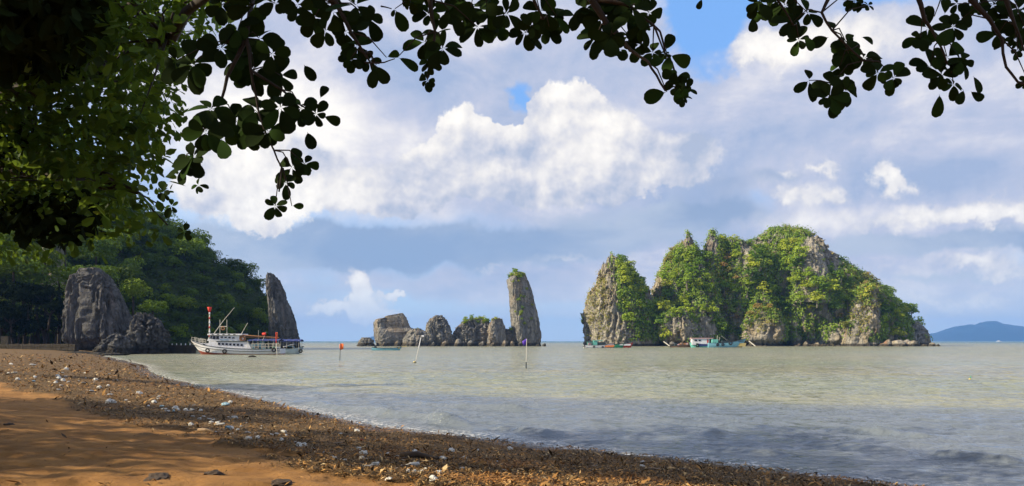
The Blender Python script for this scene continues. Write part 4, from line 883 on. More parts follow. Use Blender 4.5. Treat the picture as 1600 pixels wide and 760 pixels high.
branch(T4, [P(1474,-20,5.9), P(1466,10,5.9), P(1460,26,5.9)], .006, .003)
branch(T4, [P(1300,130,5.9), P(1282,126,5.9), P(1264,126,5.9)], .005, .003)
big4 = [(1185,4,30),(1200,14,28),(1226,8,34),(1240,34,30),(1248,62,24,6),(1262,20,28),(1176,26,24,-1,-90),(1256,55,26,-1,-65),
        (1302,48,26,-1,85),(1296,58,28,-1,-160),(1322,66,24),(1326,84,26),(1350,90,32),(1372,114,28),(1396,122,26),(1312,104,22),(1345,58,22,-1,-15),
        (1264,126,24,-1,80),(1264,126,28,-1,-140),(1264,126,34,-1,-80),(1300,132,34),(1322,142,28),(1296,152,28),(1336,2,18),(1356,8,14,5),(1300,160,26,-1,-85),
        (1450,44,32),(1476,24,26,-1,85),(1490,42,32),(1438,60,26),(1502,30,24),(1480,90,36),(1454,104,30),(1502,96,28,6),(1470,118,32),(1490,132,24,6),(1468,146,34,-1,-92),(1506,140,24,-1,-110),(1520,118,28,-1,-70),(1516,142,24,-1,-55),
        (1530,4,24),(1552,8,26),(1560,52,30),(1578,30,30),(1592,14,30),(1590,78,16),(1606,126,18),(1586,62,20),(1600,40,24),(1496,6,18,5)]
twigs(T4, [e for e in big4 if len(e) < 5], [(1284,20,5.9),(1300,48,5.9),(1330,78,5.9),(1350,95,5.9),(1215,0,5.9),(1240,40,5.9),(1444,30,5.9),(1466,65,5.9),(1480,100,5.9),(1546,30,5.9),(1566,62,5.9),(1572,0,5.9),(1586,40,5.9),(1300,130,5.9),(1590,128,5.9)], 5.9, .005)
rosettes(T4, big4, 5.9, 4)
crown_over(T4, [((8.5+random.uniform(-2, 3), 1+random.uniform(-3, 3), 8.2+random.uniform(-1, 2.5)), 1.4) for k in range(12)], 3500, .24, 621)
# the row of beach trees beyond the frame that keeps the beach in shade
rnd = random.Random(71)
def beach_tree(x, y, h, rad, seed, n=7000):
    T = thing('beach_tree', 'tall broad beach tree standing beyond the frame and shading the sand', 'tree', (x, y, .9), 0, 'beach trees shading the sand from outside the view')
    branch(T, [(x, y, .2), (x+.3, y, h*.35), (x+.2, y+.3, h*.7)], .35, .2, 'trunk', n=9)
    r_ = random.Random(seed); cs = []
    for k in range(12):
        a = r_.uniform(0, 6.28); q_ = rad*.7*math.sqrt(r_.random()); c = (x+q_*math.cos(a), y+q_*math.sin(a), h*.72+r_.uniform(-.22, .28)*h); cs.append((c, rad*r_.uniform(.26, .4)))
        if k % 2: branch(T, [(x+.3, y, h*.4), Vector((x, y, h*.5)).lerp(Vector(c), .5), c], .1, .03)
    Pn, Nn = canopy_cloud(cs, n, .3, seed); leafy('canopy_leaves', Pn, Nn, .30, LEAF_CAN, T, seed+1)
for i, (x, y, h, rad) in enumerate(((-27, 20, 13, 5.5), (-22, 9, 12, 5.5), (-16, 1, 11, 5), (-30, 43, 13, 5.0), (-26, 2, 14, 6), (-38, 15, 15, 6), (-9, -7, 11, 5), (-34, 12, 15, 6))): beach_tree(x, y, h, rad, 700+i*3)
# ------------------------------------------------------------------ litter on the beach
def gpt(px, py, it=8):
    px = np.asarray(px, float); py = np.asarray(py, float); z = np.full(px.shape, 0.5)
    for _ in range(it):
        Y = (H-z)*FP/(py-HY); X_ = (px-CX)/FP*Y; z = 0.5*z+0.5*ground(X_, Y)
    return X_, Y, z
r = np.random.RandomState(81)
px = r.uniform(-120, 1720, 230000); py = 553+(800-553)*r.rand(230000)**0.8
X_, Y_, Z_ = gpt(px, py, 12); wk = wrack(X_, Y_); keep = (r.rand(len(wk)) < wk*0.95+0.006) & (Y_ < 140) & (Z_ > -0.02) & (Y_ > 3)
X_, Y_, Z_ = X_[keep], Y_[keep], Z_[keep]; n = len(X_)
s = np.maximum(0.034, 0.0019*Y_)*(0.4+0.9*r.rand(n)+1.6*(r.rand(n) > .97))
yaw = r.rand(n)*6.283; pit = r.normal(0, .38, n)
T = np.stack([np.cos(yaw)*np.cos(pit), np.sin(yaw)*np.cos(pit), np.sin(pit)], 1); U = np.stack([r.normal(0, .35, n), r.normal(0, .35, n), np.ones(n)], 1)
B = np.cross(T, U); B /= np.linalg.norm(B, axis=1)[:, None]; N_ = np.cross(B, T)
s = s*1.25; wd = (s*(0.09+.22*r.rand(n)))[:, None]; S = s[:, None]; O = np.stack([X_, Y_, Z_+0.012+0.35*s*np.abs(pit)+r.rand(n)*0.03], 1)
cv = S*r.uniform(-.1, .4, (n, 1))
vs = [O-T*S, O-B*wd+N_*cv, O+T*S*.9, O+B*wd+N_*cv]
V = np.stack(vs, 1).reshape(-1, 3); b4 = np.arange(n)[:, None]*4
F = np.concatenate([b4+np.array([[0, 1, 3]]), b4+np.array([[1, 2, 3]])])
tag(link('leaf_litter', mesh_np('leaf_litter', V, F), LIT), 'thick brown and orange carpet of dead leaves and seaweed along the waterline', 'leaf litter', kind='stuff')
# rubbish and driftwood lying on it
def crumple(seed, sx, sy, sz_, mat, name):
    import bmesh
    bm = bmesh.new(); bmesh.ops.create_icosphere(bm, subdivisions=3, radius=1.0)
    for v in bm.verts:
        p_ = v.co; k = 1+.55*(float(fbm(p_.x*2.1, p_.y*2.1, p_.z*2.1, seed, 3))-.5)*2
        v.co = Vector((p_.x*sx*k, p_.y*sy*k, max(p_.z, -.35)*sz_*k))
    me = bpy.data.meshes.new(name); bm.to_mesh(me); bm.free(); me.materials.append(mat); return me
PLW = paint('white_plastic', (0.50, 0.48, 0.43), 0.4, 0.6, scale=20); PLB = paint('pale_blue_plastic', (0.22, 0.36, 0.42), 0.35, .3, scale=20); FOAMM = paint('foam_plastic', (0.62, 0.60, 0.54), .8, .4, scale=15)
PLR = paint('red_plastic', (0.5, 0.05, 0.04), .4, .3, scale=15); WOOD = paint('driftwood', (0.27, 0.19, 0.12), .85, .6, scale=6); WOODD = paint('dark_driftwood', (0.055, 0.035, 0.022), .9, .5, scale=6)
BAG = [crumple(500+i, .085, .05, .03, PLW, 'plastic_bag') for i in range(5)]; FOA = [crumple(520+i, .07, .06, .05, FOAMM, 'foam_scrap') for i in range(3)]
def bottle_mesh(mat):
    b = MB(); prof = [(0, .001), (0, .032), (.02, .035), (.09, .035), (.11, .03), (.15, .035), (.19, .022), (.215, .013), (.24, .013), (.24, .001)]
    b.tube([(x-.12, 0, .033) for x, _ in prof], [r_ for _, r_ in prof], 10, False); me = b.mesh('plastic_bottle', True); me.materials.append(mat); return me
BOT = [bottle_mesh(PLW), bottle_mesh(PLB)]
rnd = random.Random(91); rg = np.random.RandomState(92)
def scatter_px(n, f):
    out = []
    while len(out) < n:
        a, b_ = f(); X1, Y1, Z1 = gpt(np.array([a]), np.array([b_]), 12)
        if wrack(X1, Y1)[0] > .3 and Z1[0] > .02: out.append((X1[0], Y1[0], Z1[0]))
    return out
def f_up():   # denser along the upper edge of the wrack
    a = rnd.uniform(-20, 700); e = np.interp(a, [0, 150, 300, 480, 560, 700], [592, 616, 662, 712, 732, 760]); return a, e-abs(rnd.gauss(0, 16))-2
def f_all(): return rnd.uniform(0, 1300), rnd.uniform(556, 758)
for (x, y, z) in scatter_px(70, f_up)+scatter_px(22, f_all):
    k = max(.8, y/22)*rnd.uniform(.3, 1.0); o = link('plastic_bag', rnd.choice(BAG), None, None, (x, y, z+.03), (rnd.uniform(-.3, .3), rnd.uniform(-.3, .3), rnd.uniform(0, 6))); o.scale = (k, k, k); tag(o, 'crumpled white plastic bag caught in the brown beach wrack', 'bag', 'white plastic bags in the wrack')
for (x, y, z) in scatter_px(26, f_up)+scatter_px(14, f_all):
    k = max(1.0, y/18)*rnd.uniform(.6, 1.1); o = link('foam_scrap', rnd.choice(FOA), None, None, (x, y, z+.02), (0, 0, rnd.uniform(0, 6))); o.scale = (k, k, k); tag(o, 'pale scrap of foam plastic lying in the beach wrack', 'foam scrap', 'foam scraps in the wrack')
for i, (x, y, z) in enumerate(scatter_px(6, f_up)):
    o = link('plastic_bottle', BOT[0], None, None, (x, y, z+.02), (0, rnd.uniform(-.2, .1), rnd.uniform(0, 6))); tag(o, 'empty white plastic bottle lying in the beach wrack', 'bottle', 'plastic bottles in the wrack')
for i, (x, y, z) in enumerate(scatter_px(4, f_up)):
    o = link('plastic_bottle', BOT[1], None, None, (x, y, z+.02), (0, rnd.uniform(-.2, .1), rnd.uniform(0, 6))); tag(o, 'pale blue plastic bottle lying in the beach wrack', 'bottle', 'blue plastic bottles in the wrack')
SPECIAL = [(352,634,PLB,'turquoise crumpled bag in the wrack below the sunlit strip',1.5),(172,630,PLW,'pale round plastic container among wrack at the sand edge',1.8),(298,666,PLW,'large crumpled white bag at the sand edge before the plank',1.3),(366,655,PLW,'pale blue-white sheet of plastic standing up in the wrack',1.3),
           (388,688,PLW,'white plastic sheet nearest the end of the plank',1.3),(440,690,PLW,'twisted white rag in the wrack above the bare sand',1.2),(468,700,PLW,'white pointed scrap on the edge of the bare sand',1.0),(565,690,PLR,'small red scrap of plastic in the wrack',.6),(1200,736,PLB,'small blue scrap in the wrack near the bottom corner',.6)]
for i, (a, b_, m_, lab, k) in enumerate(SPECIAL):
    X1, Y1, Z1 = gpt(np.array([a]), np.array([b_]), 12); me = crumple(560+i, .13, .09, .07, m_, 'plastic_scrap'); o = link('plastic_scrap', me, None, None, (X1[0], Y1[0], Z1[0]+.03), (0, 0, i)); k *= .48*max(.8, Y1[0]/17); o.scale = (k, k, k); tag(o, lab, 'plastic scrap')
def stick(p0, p1, r_, mat, name, label, cat, lift=.04, group=None):
    (x0,), (y0,), (z0,) = gpt(np.array([p0[0]]), np.array([p0[1]])); (x1,), (y1,), (z1,) = gpt(np.array([p1[0]]), np.array([p1[1]]))
    a, b_ = Vector((x0, y0, z0+lift)), Vector((x1, y1, z1+lift)); mb = MB(); pts = [Vector((0, 0, 0)), (b_-a)*.35+Vector((0, 0, r_*.7)), (b_-a)*.7-Vector((0, 0, r_*.3)), b_-a]
    mb.tube(pts, [r_, r_*.95, r_*.8, r_*.6], 8); return tag(mb.build(name, mat, None, True, loc=a), label, cat, group)
stick((625,717), (700,722), .06, WOODD, 'driftwood_log', 'dark driftwood log lying level in the brown wrack', 'log', .05)
stick((310,674), (350,678), .035, WOOD, 'plank', 'pale plank on the sand at the edge of the wrack', 'plank', .03)
stick((1068,668), (1090,672), .03, WOOD, 'driftwood_stick', 'pale bent stick at the crest of the wrack', 'stick')
rnd = random.Random(95)
for k in range(70):
    a, b_ = rnd.uniform(100, 1300), 0; e0 = np.interp(a, [100, 400, 600, 900, 1370], [560, 630, 676, 708, 757]); e1 = np.interp(a, [100, 300, 480, 650, 1370], [612, 662, 712, 758, 775]); b_ = rnd.uniform(e0+4, min(e1, 757))
    stick((a, b_), (a+rnd.uniform(-18, 18), b_+rnd.uniform(-4, 4)), rnd.uniform(.005, .012), rnd.choice([WOOD, WOODD]), 'driftwood_stick', 'thin driftwood stick tangled in the brown wrack', 'stick', rnd.uniform(.03, .10), 'thin sticks in the wrack')
HUSK = [crumple(540+i, .11, .10, .085, WOODD, 'seaweed_clump') for i in range(2)]
for i, (a, b_, k, lab) in enumerate(((334,742,1.2,'round dark clump half buried in the bare sand'),(436,756,1.3,'dark clump cut by the bottom edge of the picture'),(245,748,1.3,'long flat dark clump on the bare sand'),(14,664,1.0,'small dark clump on the bare sand at the far edge'),(122,642,.6,'tiny dark clump on the sunlit streak of sand'))):
    X1, Y1, Z1 = gpt(np.array([a]), np.array([b_]), 12); o = link('seaweed_clump', HUSK[i % 2], None, None, (X1[0], Y1[0], Z1[0]), (0, 0, i)); o.scale = (k*(2 if i == 2 else 1), k, k*.5); tag(o, lab, 'seaweed clump')

# ------------------------------------------------------------------ boats
DARK = paint('dark_trim', (0.02, 0.035, 0.035), .5, .2); REDP = paint('oxide_red', (0.28, 0.06, 0.035), .6, .4); GLASS = paint('window_glass', (0.01, 0.012, 0.015), .1, 0)
TEAL = paint('teal_paint', (0.14, 0.46, 0.40), .5, .4); YEL = paint('yellow_paint', (0.50, 0.40, 0.14), .5, .4); BLUE = paint('blue_tarp', (0.02, 0.035, 0.16), .7, .2); RUB = paint('tyre_rubber', (0.012, 0.012, 0.012), .8, .1)
ROPE = paint('tan_rope', (0.30, 0.14, 0.06), .9, .5); STEEL = paint('pale_pole', (0.55, 0.52, 0.44), .5, .4); FLR = paint('red_flag', (0.62, 0.04, 0.02), .8, .1); ORG = paint('orange_flag', (0.85, 0.16, 0.03), .8, .1); PURP = paint('purple_flag', (0.10, 0.04, 0.42), .8, .1)
RED = paint('red_paint', (0.50, 0.05, 0.03), .5, .3); GRN = paint('green_paint', (0.03, 0.28, 0.14), .5, .3); ORP = paint('orange_paint', (0.65, 0.20, 0.04), .5, .3); PINK = paint('pink_paint', (0.60, 0.38, 0.38), .5, .3); SKYB = paint('light_blue_paint', (0.18, 0.42, 0.52), .5, .3); WOODB = paint('boat_wood', (0.16, 0.10, 0.06), .8, .5)
def hull(root, x0, x1, beam, sheer, mat, lower=None, split=.25, rail=DARK, bow='low', zk=-.6, stern_w=.75, rake=1.2, deck=WOODB, drop=.35, cut=3):
    """sheer: list of (x, z). bow at x0 ('low') or x1 ('high'). rows run from rail to keel"""
    n = 26; xs_ = np.linspace(0, 1, n); sx = [a for a, _ in sheer]; sz_ = [b_ for _, b_ in sheer]
    def w_(t_): return beam/2*((1-(1-min(t_/.42, 1))**2.0)**.75)*(1-(1-stern_w)*max(0, (t_-.6)/.4)**2)
    rows = []; zt = max(sz_)
    for t_ in xs_:
        tx = t_; xx = x0+(x1-x0)*t_ if bow == 'low' else x1-(x1-x0)*t_
        s_ = float(np.interp(xx, sx, sz_)); wb = w_(tx)
        lv = [(0, 1.0), (.3, .97), (.55, .90), (.75, .76), (.9, .5), (1, .04)]; row = []
        for (k, ww) in lv:
            z = s_+(zk-s_)*k; rk = rake*max(0, 1-tx/.22)*k*(1 if bow == 'low' else -1); row.append((xx+rk, wb*ww*(1 if k < 1 else .3), z))
        rows.append(row)
    def skin(k0, k1, name, m_, eps=0):
        b = MB()
        for sgn in (1, -1):
            base = len(b.v)
            for row in rows:
                for k in range(k0, k1+1): x_, y_, z_ = row[k]; b.v.append((x_, sgn*(y_+eps), z_))
            kk = k1-k0+1
            for i in range(n-1):
                for k in range(kk-1):
                    f = (base+i*kk+k, base+(i+1)*kk+k, base+(i+1)*kk+k+1, base+i*kk+k+1); b.f.append(f if sgn > 0 else f[::-1])
        l = rows[-1][k0:k1+1]; base = len(b.v); b.v += [(x_, y_, z_) for x_, y_, z_ in l]+[(x_, -y_, z_) for x_, y_, z_ in l[::-1]]; b.f.append(tuple(range(base, len(b.v))))
        return b.build(name, m_, root, True)
    skin(0, cut, 'hull', mat); skin(cut, 5, 'keel', lower or mat)
    b = MB()
    for i in range(n-1):
        a_, c_ = rows[i][0], rows[i+1][0]; b.poly([(a_[0], a_[1]*.97, a_[2]-drop), (c_[0], c_[1]*.97, c_[2]-drop), (c_[0], -c_[1]*.97, c_[2]-drop), (a_[0], -a_[1]*.97, a_[2]-drop)])
    b.build('deck', deck, root)
    for sgn in (1, -1): MB().tube([(row[0][0], sgn*row[0][1], row[0][2]+.02) for row in rows], .07, 6).build('gunwale', rail, root, True)
    return rows
def tyres(root, lst, y, rr=.36, k=.13):
    for (x, z) in lst: MB().torus((x, y, z), rr, k).build('tyre', RUB, root, True)
def rail(root, pts, y, posts, h, r_=.03, mat=None):
    b = MB(); b.tube([(x, y, z+h) for x, z in pts], r_, 5); b.tube([(x, y, z+h*.5) for x, z in pts], r_*.7, 5)
    for i in range(posts):
        t_ = i/(posts-1); x = pts[0][0]+(pts[-1][0]-pts[0][0])*t_; z = float(np.interp(x, [p_[0] for p_ in pts], [p_[1] for p_ in pts])); b.tube([(x, y, z), (x, y, z+h)], r_, 5)
    b.build('railing', mat or STEEL, root)
def flag(root, x, y, z, w_, h, mat, name='flag'):
    b = MB(); n = 8
    for i in range(n+1):
        t_ = i/n; dy = .10*math.sin(t_*5)*w_; b.v += [(x+w_*t_, y+dy, z-.12*abs(w_)*t_), (x+w_*t_, y+dy, z-h*(1-.25*t_)-.12*abs(w_)*t_)]
    for i in range(n): b.f.append((2*i, 2*i+2, 2*i+3, 2*i+1))
    o = b.build(name, mat, root, True); md = o.modifiers.new('thickness', 'SOLIDIFY'); md.thickness = .012; return o
# --- large white boat
YB = 152.0; S = YB/FP
def bx(px): return (px-365)*S
def bz(py): return (554.2-py)*S
B1 = thing('excursion_boat', 'large white wooden boat with two rows of windows moored below the wooded hill', 'boat', (P(365, 0, YB).x, YB+2.2, 0), 0)
sheer = [(bx(290), bz(531)), (bx(298), bz(534.5)), (bx(315), bz(539.5)), (bx(335), bz(542.5)), (bx(365), bz(545.0)), (bx(400), bz(546.2)), (bx(437), bz(545.0))]
hull(B1, bx(290), bx(437), 4.4, sheer, WHITE, REDP, zk=-.62, rake=2.6, stern_w=.8, cut=2)
Yf = -2.2
b = MB(); b.tube([(x, Yf*(.35 if i == 0 else .8 if i == 1 else .99) , z-.42) for i, (x, z) in enumerate(sheer)], .06, 6); b.build('stripe', DARK, B1)
# lower cabin
MB().box(bx(322), bx(391), -1.55, 1.55, bz(545.5), bz(533.6), (0.3, -.6)).build('lower_cabin', WHITE, B1, bevel=.05)
MB().box(bx(336), bx(390), -1.75, 1.75, bz(534.0), bz(533.0)).build('deck_edge', DARK, B1)
wl = MB().box(-.21, .21, -.04, .04, -.19, .19).mesh('window'); wl.materials.append(GLASS)
for k in range(7): link('window', wl, None, B1, (bx(340.5+k*5.9), -1.58, bz(537.4+k*.32)))
# upper cabin
MB().box(bx(321), bx(373), -1.45, 1.45, bz(533.0), bz(524.0), (.55, 0)).build('wheelhouse', WHITE, B1, bevel=.05)
MB().box(bx(322.5), bx(377), -1.8, 1.8, bz(524.0), bz(521.8)).build('wheelhouse_roof', WHITE, B1, bevel=.06)
wu = MB().box(-.26, .26, -.04, .04, -.30, .30).mesh('window'); wu.materials.append(GLASS)
wt = MB().box(-.10, .10, -.04, .04, -.28, .28).mesh('window'); wt.materials.append(GLASS)
ws = MB().box(-.22, .22, -.04, .04, -.13, .13).mesh('window'); ws.materials.append(GLASS)
for x_ in (332.4, 337.8): link('window', wu, None, B1, (bx(x_), -1.48, bz(527.6)))
for x_ in (325.8, 328.4): link('window', wt, None, B1, (bx(x_), -1.48, bz(527.0)))
for k in range(4): link('window', ws, None, B1, (bx(344.5+k*6), -1.48, bz(527.0+k*.35)))
b = MB()
for k in range(9): b.box(bx(341.5+k*1.5), bx(342.6+k*1.5), -1.475, -1.45, bz(531.6), bz(530.7))
b.build('name_lettering', SKYB, B1)
for k in range(5): MB().box(-.2, .2, -.06, .06, -.09, .09).build('vent', DARK, B1, loc=(bx(331+k*8.5), -1.8, bz(523.0)))
b = MB(); [b.tube([(bx(p_), 0.2, bz(522)), (bx(p_), 0.2, bz(499))], .045, 6) for p_ in (336.5, 347.5)]; b.tube([(bx(336.5), .2, bz(510)), (bx(347.5), .2, bz(510))], .06, 6); b.build('roof_frame', STEEL, B1)
MB().torus((bx(341.5), 0.1, bz(513)), .30, .09).build('life_ring', ROPE, B1, True)
MB().tube([(bx(328), -.3, bz(522)), (bx(344), -.3, bz(500)), (bx(361), -.3, bz(480))], [.05, .045, .03], 6).build('boom', STEEL, B1)
MB().tube([(bx(371), -.4, bz(524)), (bx(382), -.4, bz(504.5))], [.05, .035], 6).build('boom', STEEL, B1)
MB().tube([(bx(335), .3, bz(499)), (bx(372), .3, bz(524))], .02, 4).build('stay', DARK, B1)
b = MB()
for k in range(9): b.torus((bx(378)+random.uniform(-.25, .25), -1.5+random.uniform(-.1, .1), bz(529.0)+random.uniform(-.2, .2)), .28+.035*k, .05)
b.build('rope_coil', ROPE, B1, True)
b = MB(); b.tube([(bx(372), -1.4, bz(523.6)), (bx(400), -1.4, bz(525.6)), (bx(434), -1.4, bz(528))], [.16, .12, .08], 6); b.tube([(bx(380), -1.3, bz(527)), (bx(432), -1.3, bz(529))], .05, 6); b.build('net_boom', ROPE, B1)
rail(B1, [(bx(294), bz(533)), (bx(303), bz(536)), (bx(312), bz(538))], -.5, 4, .75, .04); rail(B1, [(bx(294), bz(533)), (bx(303), bz(536)), (bx(312), bz(538))], .9, 4, .75, .04)
rail(B1, [(bx(309), bz(536)), (bx(318), bz(538))], -1.0, 3, .9, .04)
MB().box(bx(308), bx(322), -.9, .9, bz(541), bz(536.5), (.2, 0)).build('hatch', WHITE, B1, bevel=.05); MB().box(-.2, .2, -.04, .04, -.1, .1).build('port', GLASS, B1, loc=(bx(314.5), -.92, bz(538.5)))
rail(B1, [(bx(392), bz(545)), (bx(436), bz(545))], -1.95, 9, .9, .045)
MB().box(bx(386), bx(405), -1.1, 1.1, bz(545.5), bz(531.5)).build('aft_cabin', SKYB, B1, bevel=.04)
for x_ in (389.5, 395, 400.5): link('window', wu, None, B1, (bx(x_), -1.13, bz(535.5)))
b = MB()
for i in range(7): b.tube([(bx(386+i*8), (-1.8), bz(545)), (bx(386+i*8), -1.8, bz(531.4))], .04, 5)
b.build('awning_posts', STEEL, B1)
b = MB(); n = 14
for i in range(n+1):
    x_ = bx(385+i*80/14*.62); z_ = bz(531.5+.35*math.sin(i*1.7)); b.v += [(x_, -1.95, z_-.12), (x_, 0, z_+.2), (x_, 1.95, z_-.12)]
for i in range(n): b.f += [(3*i, 3*i+3, 3*i+4, 3*i+1), (3*i+1, 3*i+4, 3*i+5, 3*i+2)]
o = b.build('awning', BLUE, B1); o.modifiers.new('thickness', 'SOLIDIFY').thickness = .05
rr_ = random.Random(2)
for k in range(16):
    x_ = bx(rr_.uniform(392, 434)); w__ = rr_.uniform(.15, .4); hh = rr_.uniform(.25, .8); MB().box(-w__, w__, -.3, .3, 0, hh).build('deck_crate', rr_.choice([SKYB, STEEL, WOODB, GRN, WHITE, DARK]), B1, bevel=.03, loc=(x_, rr_.uniform(-1.5, -.6), bz(546.5)))
flag(B1, bx(414), -1.5, bz(519.5), -.8, .6, FLR); MB().tube([(bx(407), -1.5, bz(536)), (bx(414), -1.5, bz(519))], .04, 5).build('flag_pole', STEEL, B1)
MB().tube([(bx(399.5), -.5, bz(531)), (bx(399.5), -.5, bz(516))], .03, 5).build('aerial', STEEL, B1)
tyres(B1, [(bx(324.5), bz(547.8)), (bx(351), bz(549.2)), (bx(428), bz(547.0))], -2.28, .33, .13)
# --- small blue and white boat behind its stern
B2 = thing('fishing_boat', 'small blue and white boat with long blue awning behind the large boat stern', 'boat', (P(445, 0, 158).x, 161, 0)); S2 = 158/FP
def cx_(p_): return (p_-445)*S2
def cz_(p_): return (553-p_)*S2
hull(B2, cx_(408), cx_(468.5), 2.6, [(cx_(408), cz_(545)), (cx_(440), cz_(545.5)), (cx_(455), cz_(544)), (cx_(468.5), cz_(541.5))], paint('pale_blue_hull', (0.42, 0.52, 0.58), .5, .4), DARK, bow='high', zk=-.5, rake=1.2, stern_w=.8)
MB().box(cx_(440), cx_(456), -.9, .9, cz_(546), cz_(540.5), (.4, -.7)).build('cabin', SKYB, B2, bevel=.08)
for k in range(3): MB().box(-.3, .3, -.03, .03, -.16, .16).build('window', GLASS, B2, loc=(cx_(444+k*4.0), -.92, cz_(542.8)))
b = MB(); n = 12
for i in range(n+1): x_ = cx_(420+i*46/n); z_ = cz_(531.3)+.15*math.sin(i*2.1)*.3; b.v += [(x_, -1.4, z_-.15), (x_, 0, z_+.2), (x_, 1.4, z_-.15)]
for i in range(n): b.f += [(3*i, 3*i+3, 3*i+4, 3*i+1), (3*i+1, 3*i+4, 3*i+5, 3*i+2)]
o = b.build('awning', BLUE, B2); o.modifiers.new('thickness', 'SOLIDIFY').thickness = .12
b = MB(); [b.tube([(cx_(p_), y_, cz_(546)), (cx_(p_), y_, cz_(531.5))], .04, 5) for p_ in (424, 434, 444, 454, 463) for y_ in (-1.2, 1.2)]; b.build('awning_posts', STEEL, B2)
b = MB(); n = 8
for i in range(n+1): x_ = cx_(438+i*16/n); z_ = cz_(541-.45*i+1.0*math.sin(i*.9)*.5); b.v += [(x_, -1.25, z_-.1), (x_, .6, z_+.1)]
for i in range(n): b.f.append((2*i, 2*i+2, 2*i+3, 2*i+1))
o = b.build('tarpaulin', WHITE, B2, True); o.modifiers.new('thickness', 'SOLIDIFY').thickness = .05
tyres(B2, [(cx_(466), cz_(548.5))], -1.25, .3, .14)
# marker poles
def pole_thing(name, label, base, top, r_, mat, Yd, extra=None, cat='pole'):
    a, c_ = P(base[0], base[1], Yd), P(top[0], top[1], Yd); t_ = thing(name, label, cat, (a.x, Yd, 0)); d_ = c_-a
    MB().tube([(-d_.x*.25, 0, -d_.z*.25), (0, 0, 0), (d_.x, 0, d_.z)], [r_, r_, r_*.8], 7).build('pole', mat, t_, True)
    return t_, d_
T_, d_ = pole_thing('channel_marker', 'red and white banded pole with a red basket top behind the large boat', (327.5,556), (327.5,491), .14, STEEL, 165, cat='channel marker'); 
for k in range(6): MB().tube([(0, 0, d_.z-.1-k*.95), (0, 0, d_.z-.1-k*.95-.47)], .155, 8).build('band', RED if k % 2 else WHITE, T_, True)
b = MB(); b.tube([(0, 0, d_.z-.1), (0, 0, d_.z+.3), (0, 0, d_.z+1.0), (0, 0, d_.z+1.0)], [.12, .30, .46, .05], 12); b.build('basket_top', FLR, T_, True)
T_, d_ = pole_thing('flag_marker', 'white pole with orange flags in the water at the large boat stern', (433,558), (431,521), .06, STEEL, 138, cat='flag marker'); flag(T_, d_.x, 0, d_.z, .32, 1.3, ORG); MB().tube([(d_.x*.55, -.09, d_.z*.55), (d_.x, -.09, d_.z)], .075, 6).build('pole_band', FLR, T_)
T_, d_ = pole_thing('flag_marker', 'thin stake with a small orange flag in the water before the middle rocks', (531,563), (532,537), .05, DARK, 108, cat='flag marker'); flag(T_, d_.x, 0, d_.z, .42, .9, ORG); flag(T_, d_.x, 0.05, d_.z-.1, -.12, .75, ORG)
T_, d_ = pole_thing('net_marker', 'leaning white pole with a small yellow float at its foot', (649,567), (658.5,524), .035, STEEL, 95, cat='net marker'); MB().tube([(-.1, 0, -.05), (-.1, 0, .12), (-.1, 0, .2)], [.2, .2, .05], 10).build('float', YEL, T_, True); MB().torus((-.1, 0, 0), .2, .06, 'z').build('float_ring', DARK, T_); flag(T_, d_.x, 0, d_.z, .3, .25, WHITE); MB().tube([(d_.x*.9, 0, d_.z*.9), (d_.x*.5+.05, 0, d_.z*.55)], .06, 6).build('wrapping', WHITE, T_)
T_, d_ = pole_thing('flag_marker', 'white pole with a drooping purple flag before the tall sea stack', (822,576), (823,530), .03, STEEL, 75.5, cat='flag marker')
b = MB(); n = 7
for i in range(n+1):
    t_ = i/n; b.v += [(d_.x-.02-.42*t_**1.2, .05*math.sin(6*t_), d_.z+.05-.28*t_), (d_.x-.02-.30*t_, .05*math.sin(6*t_+1), d_.z-.38-.28*t_**.5)]
for i in range(n): b.f.append((2*i, 2*i+2, 2*i+3, 2*i+1))
o = b.build('flag', PURP, T_, True); o.modifiers.new('thickness', 'SOLIDIFY').thickness = .015
MB().tube([(0, 0, .01), (0, 0, .6)], .055, 7).build('pole_foot', DARK, T_)
v = P(1516, 592, 54); T_ = thing('float_stick', 'small green float with a stick far out on the water', 'float', (v.x, 54, 0)); MB().tube([(0, 0, -.1), (.02, 0, .16), (.06, 0, .26)], [.03, .025, .01], 6).build('stick', GRN, T_); MB().tube([(-.03, 0, -.08), (-.02, 0, .05), (0, 0, .08)], [.08, .07, .01], 8).build('float', YEL, T_)
v = P(394, 559, 128); o = link('awash_rock', BLDD[1], None, None, (v.x, 128, -.12), (0, 0, .4)); o.scale = (.75, .5, .42); tag(o, 'small dark rock just breaking the water before the large boat', 'rock')
# --- canoe before the middle rocks
YC = 220.; SCN = YC/FP; CN = thing('dugout_canoe', 'long thin blue canoe floating before the squarish rock', 'canoe', (P(604, 0, YC).x, YC, 0))
def qx_(p_): return (p_-604)*SCN
hull(CN, qx_(581), qx_(628), 1.2, [(qx_(581), .85), (qx_(590), .62), (qx_(615), .60), (qx_(628), .95)], SKYB, DARK, bow='high', zk=-.25, rake=.8, stern_w=.5, drop=.18)
MB().box(qx_(617), qx_(624), -.35, .35, .45, .8, (.1, .3)).build('fore_deck', YEL, CN, bevel=.04)
b = MB(); b.tube([(qx_(621), 0, .75), (qx_(632), 0, 1.05), (qx_(637), 0, 1.2)], .07, 6); b.build('bow_pole', YEL, CN); MB().box(-.25, .25, -.15, .15, -.15, .2).build('bow_block', DARK, CN, bevel=.04, loc=(qx_(637), 0, 1.25))
MB().box(-.3, .3, -.25, .25, 0, .6, (-.1, -.1)).build('engine', DARK, CN, bevel=.08, loc=(qx_(587), 0, .6)); MB().tube([(qx_(587), 0, .9), (qx_(580), 0, .3)], .06, 6).build('engine_shaft', DARK, CN)
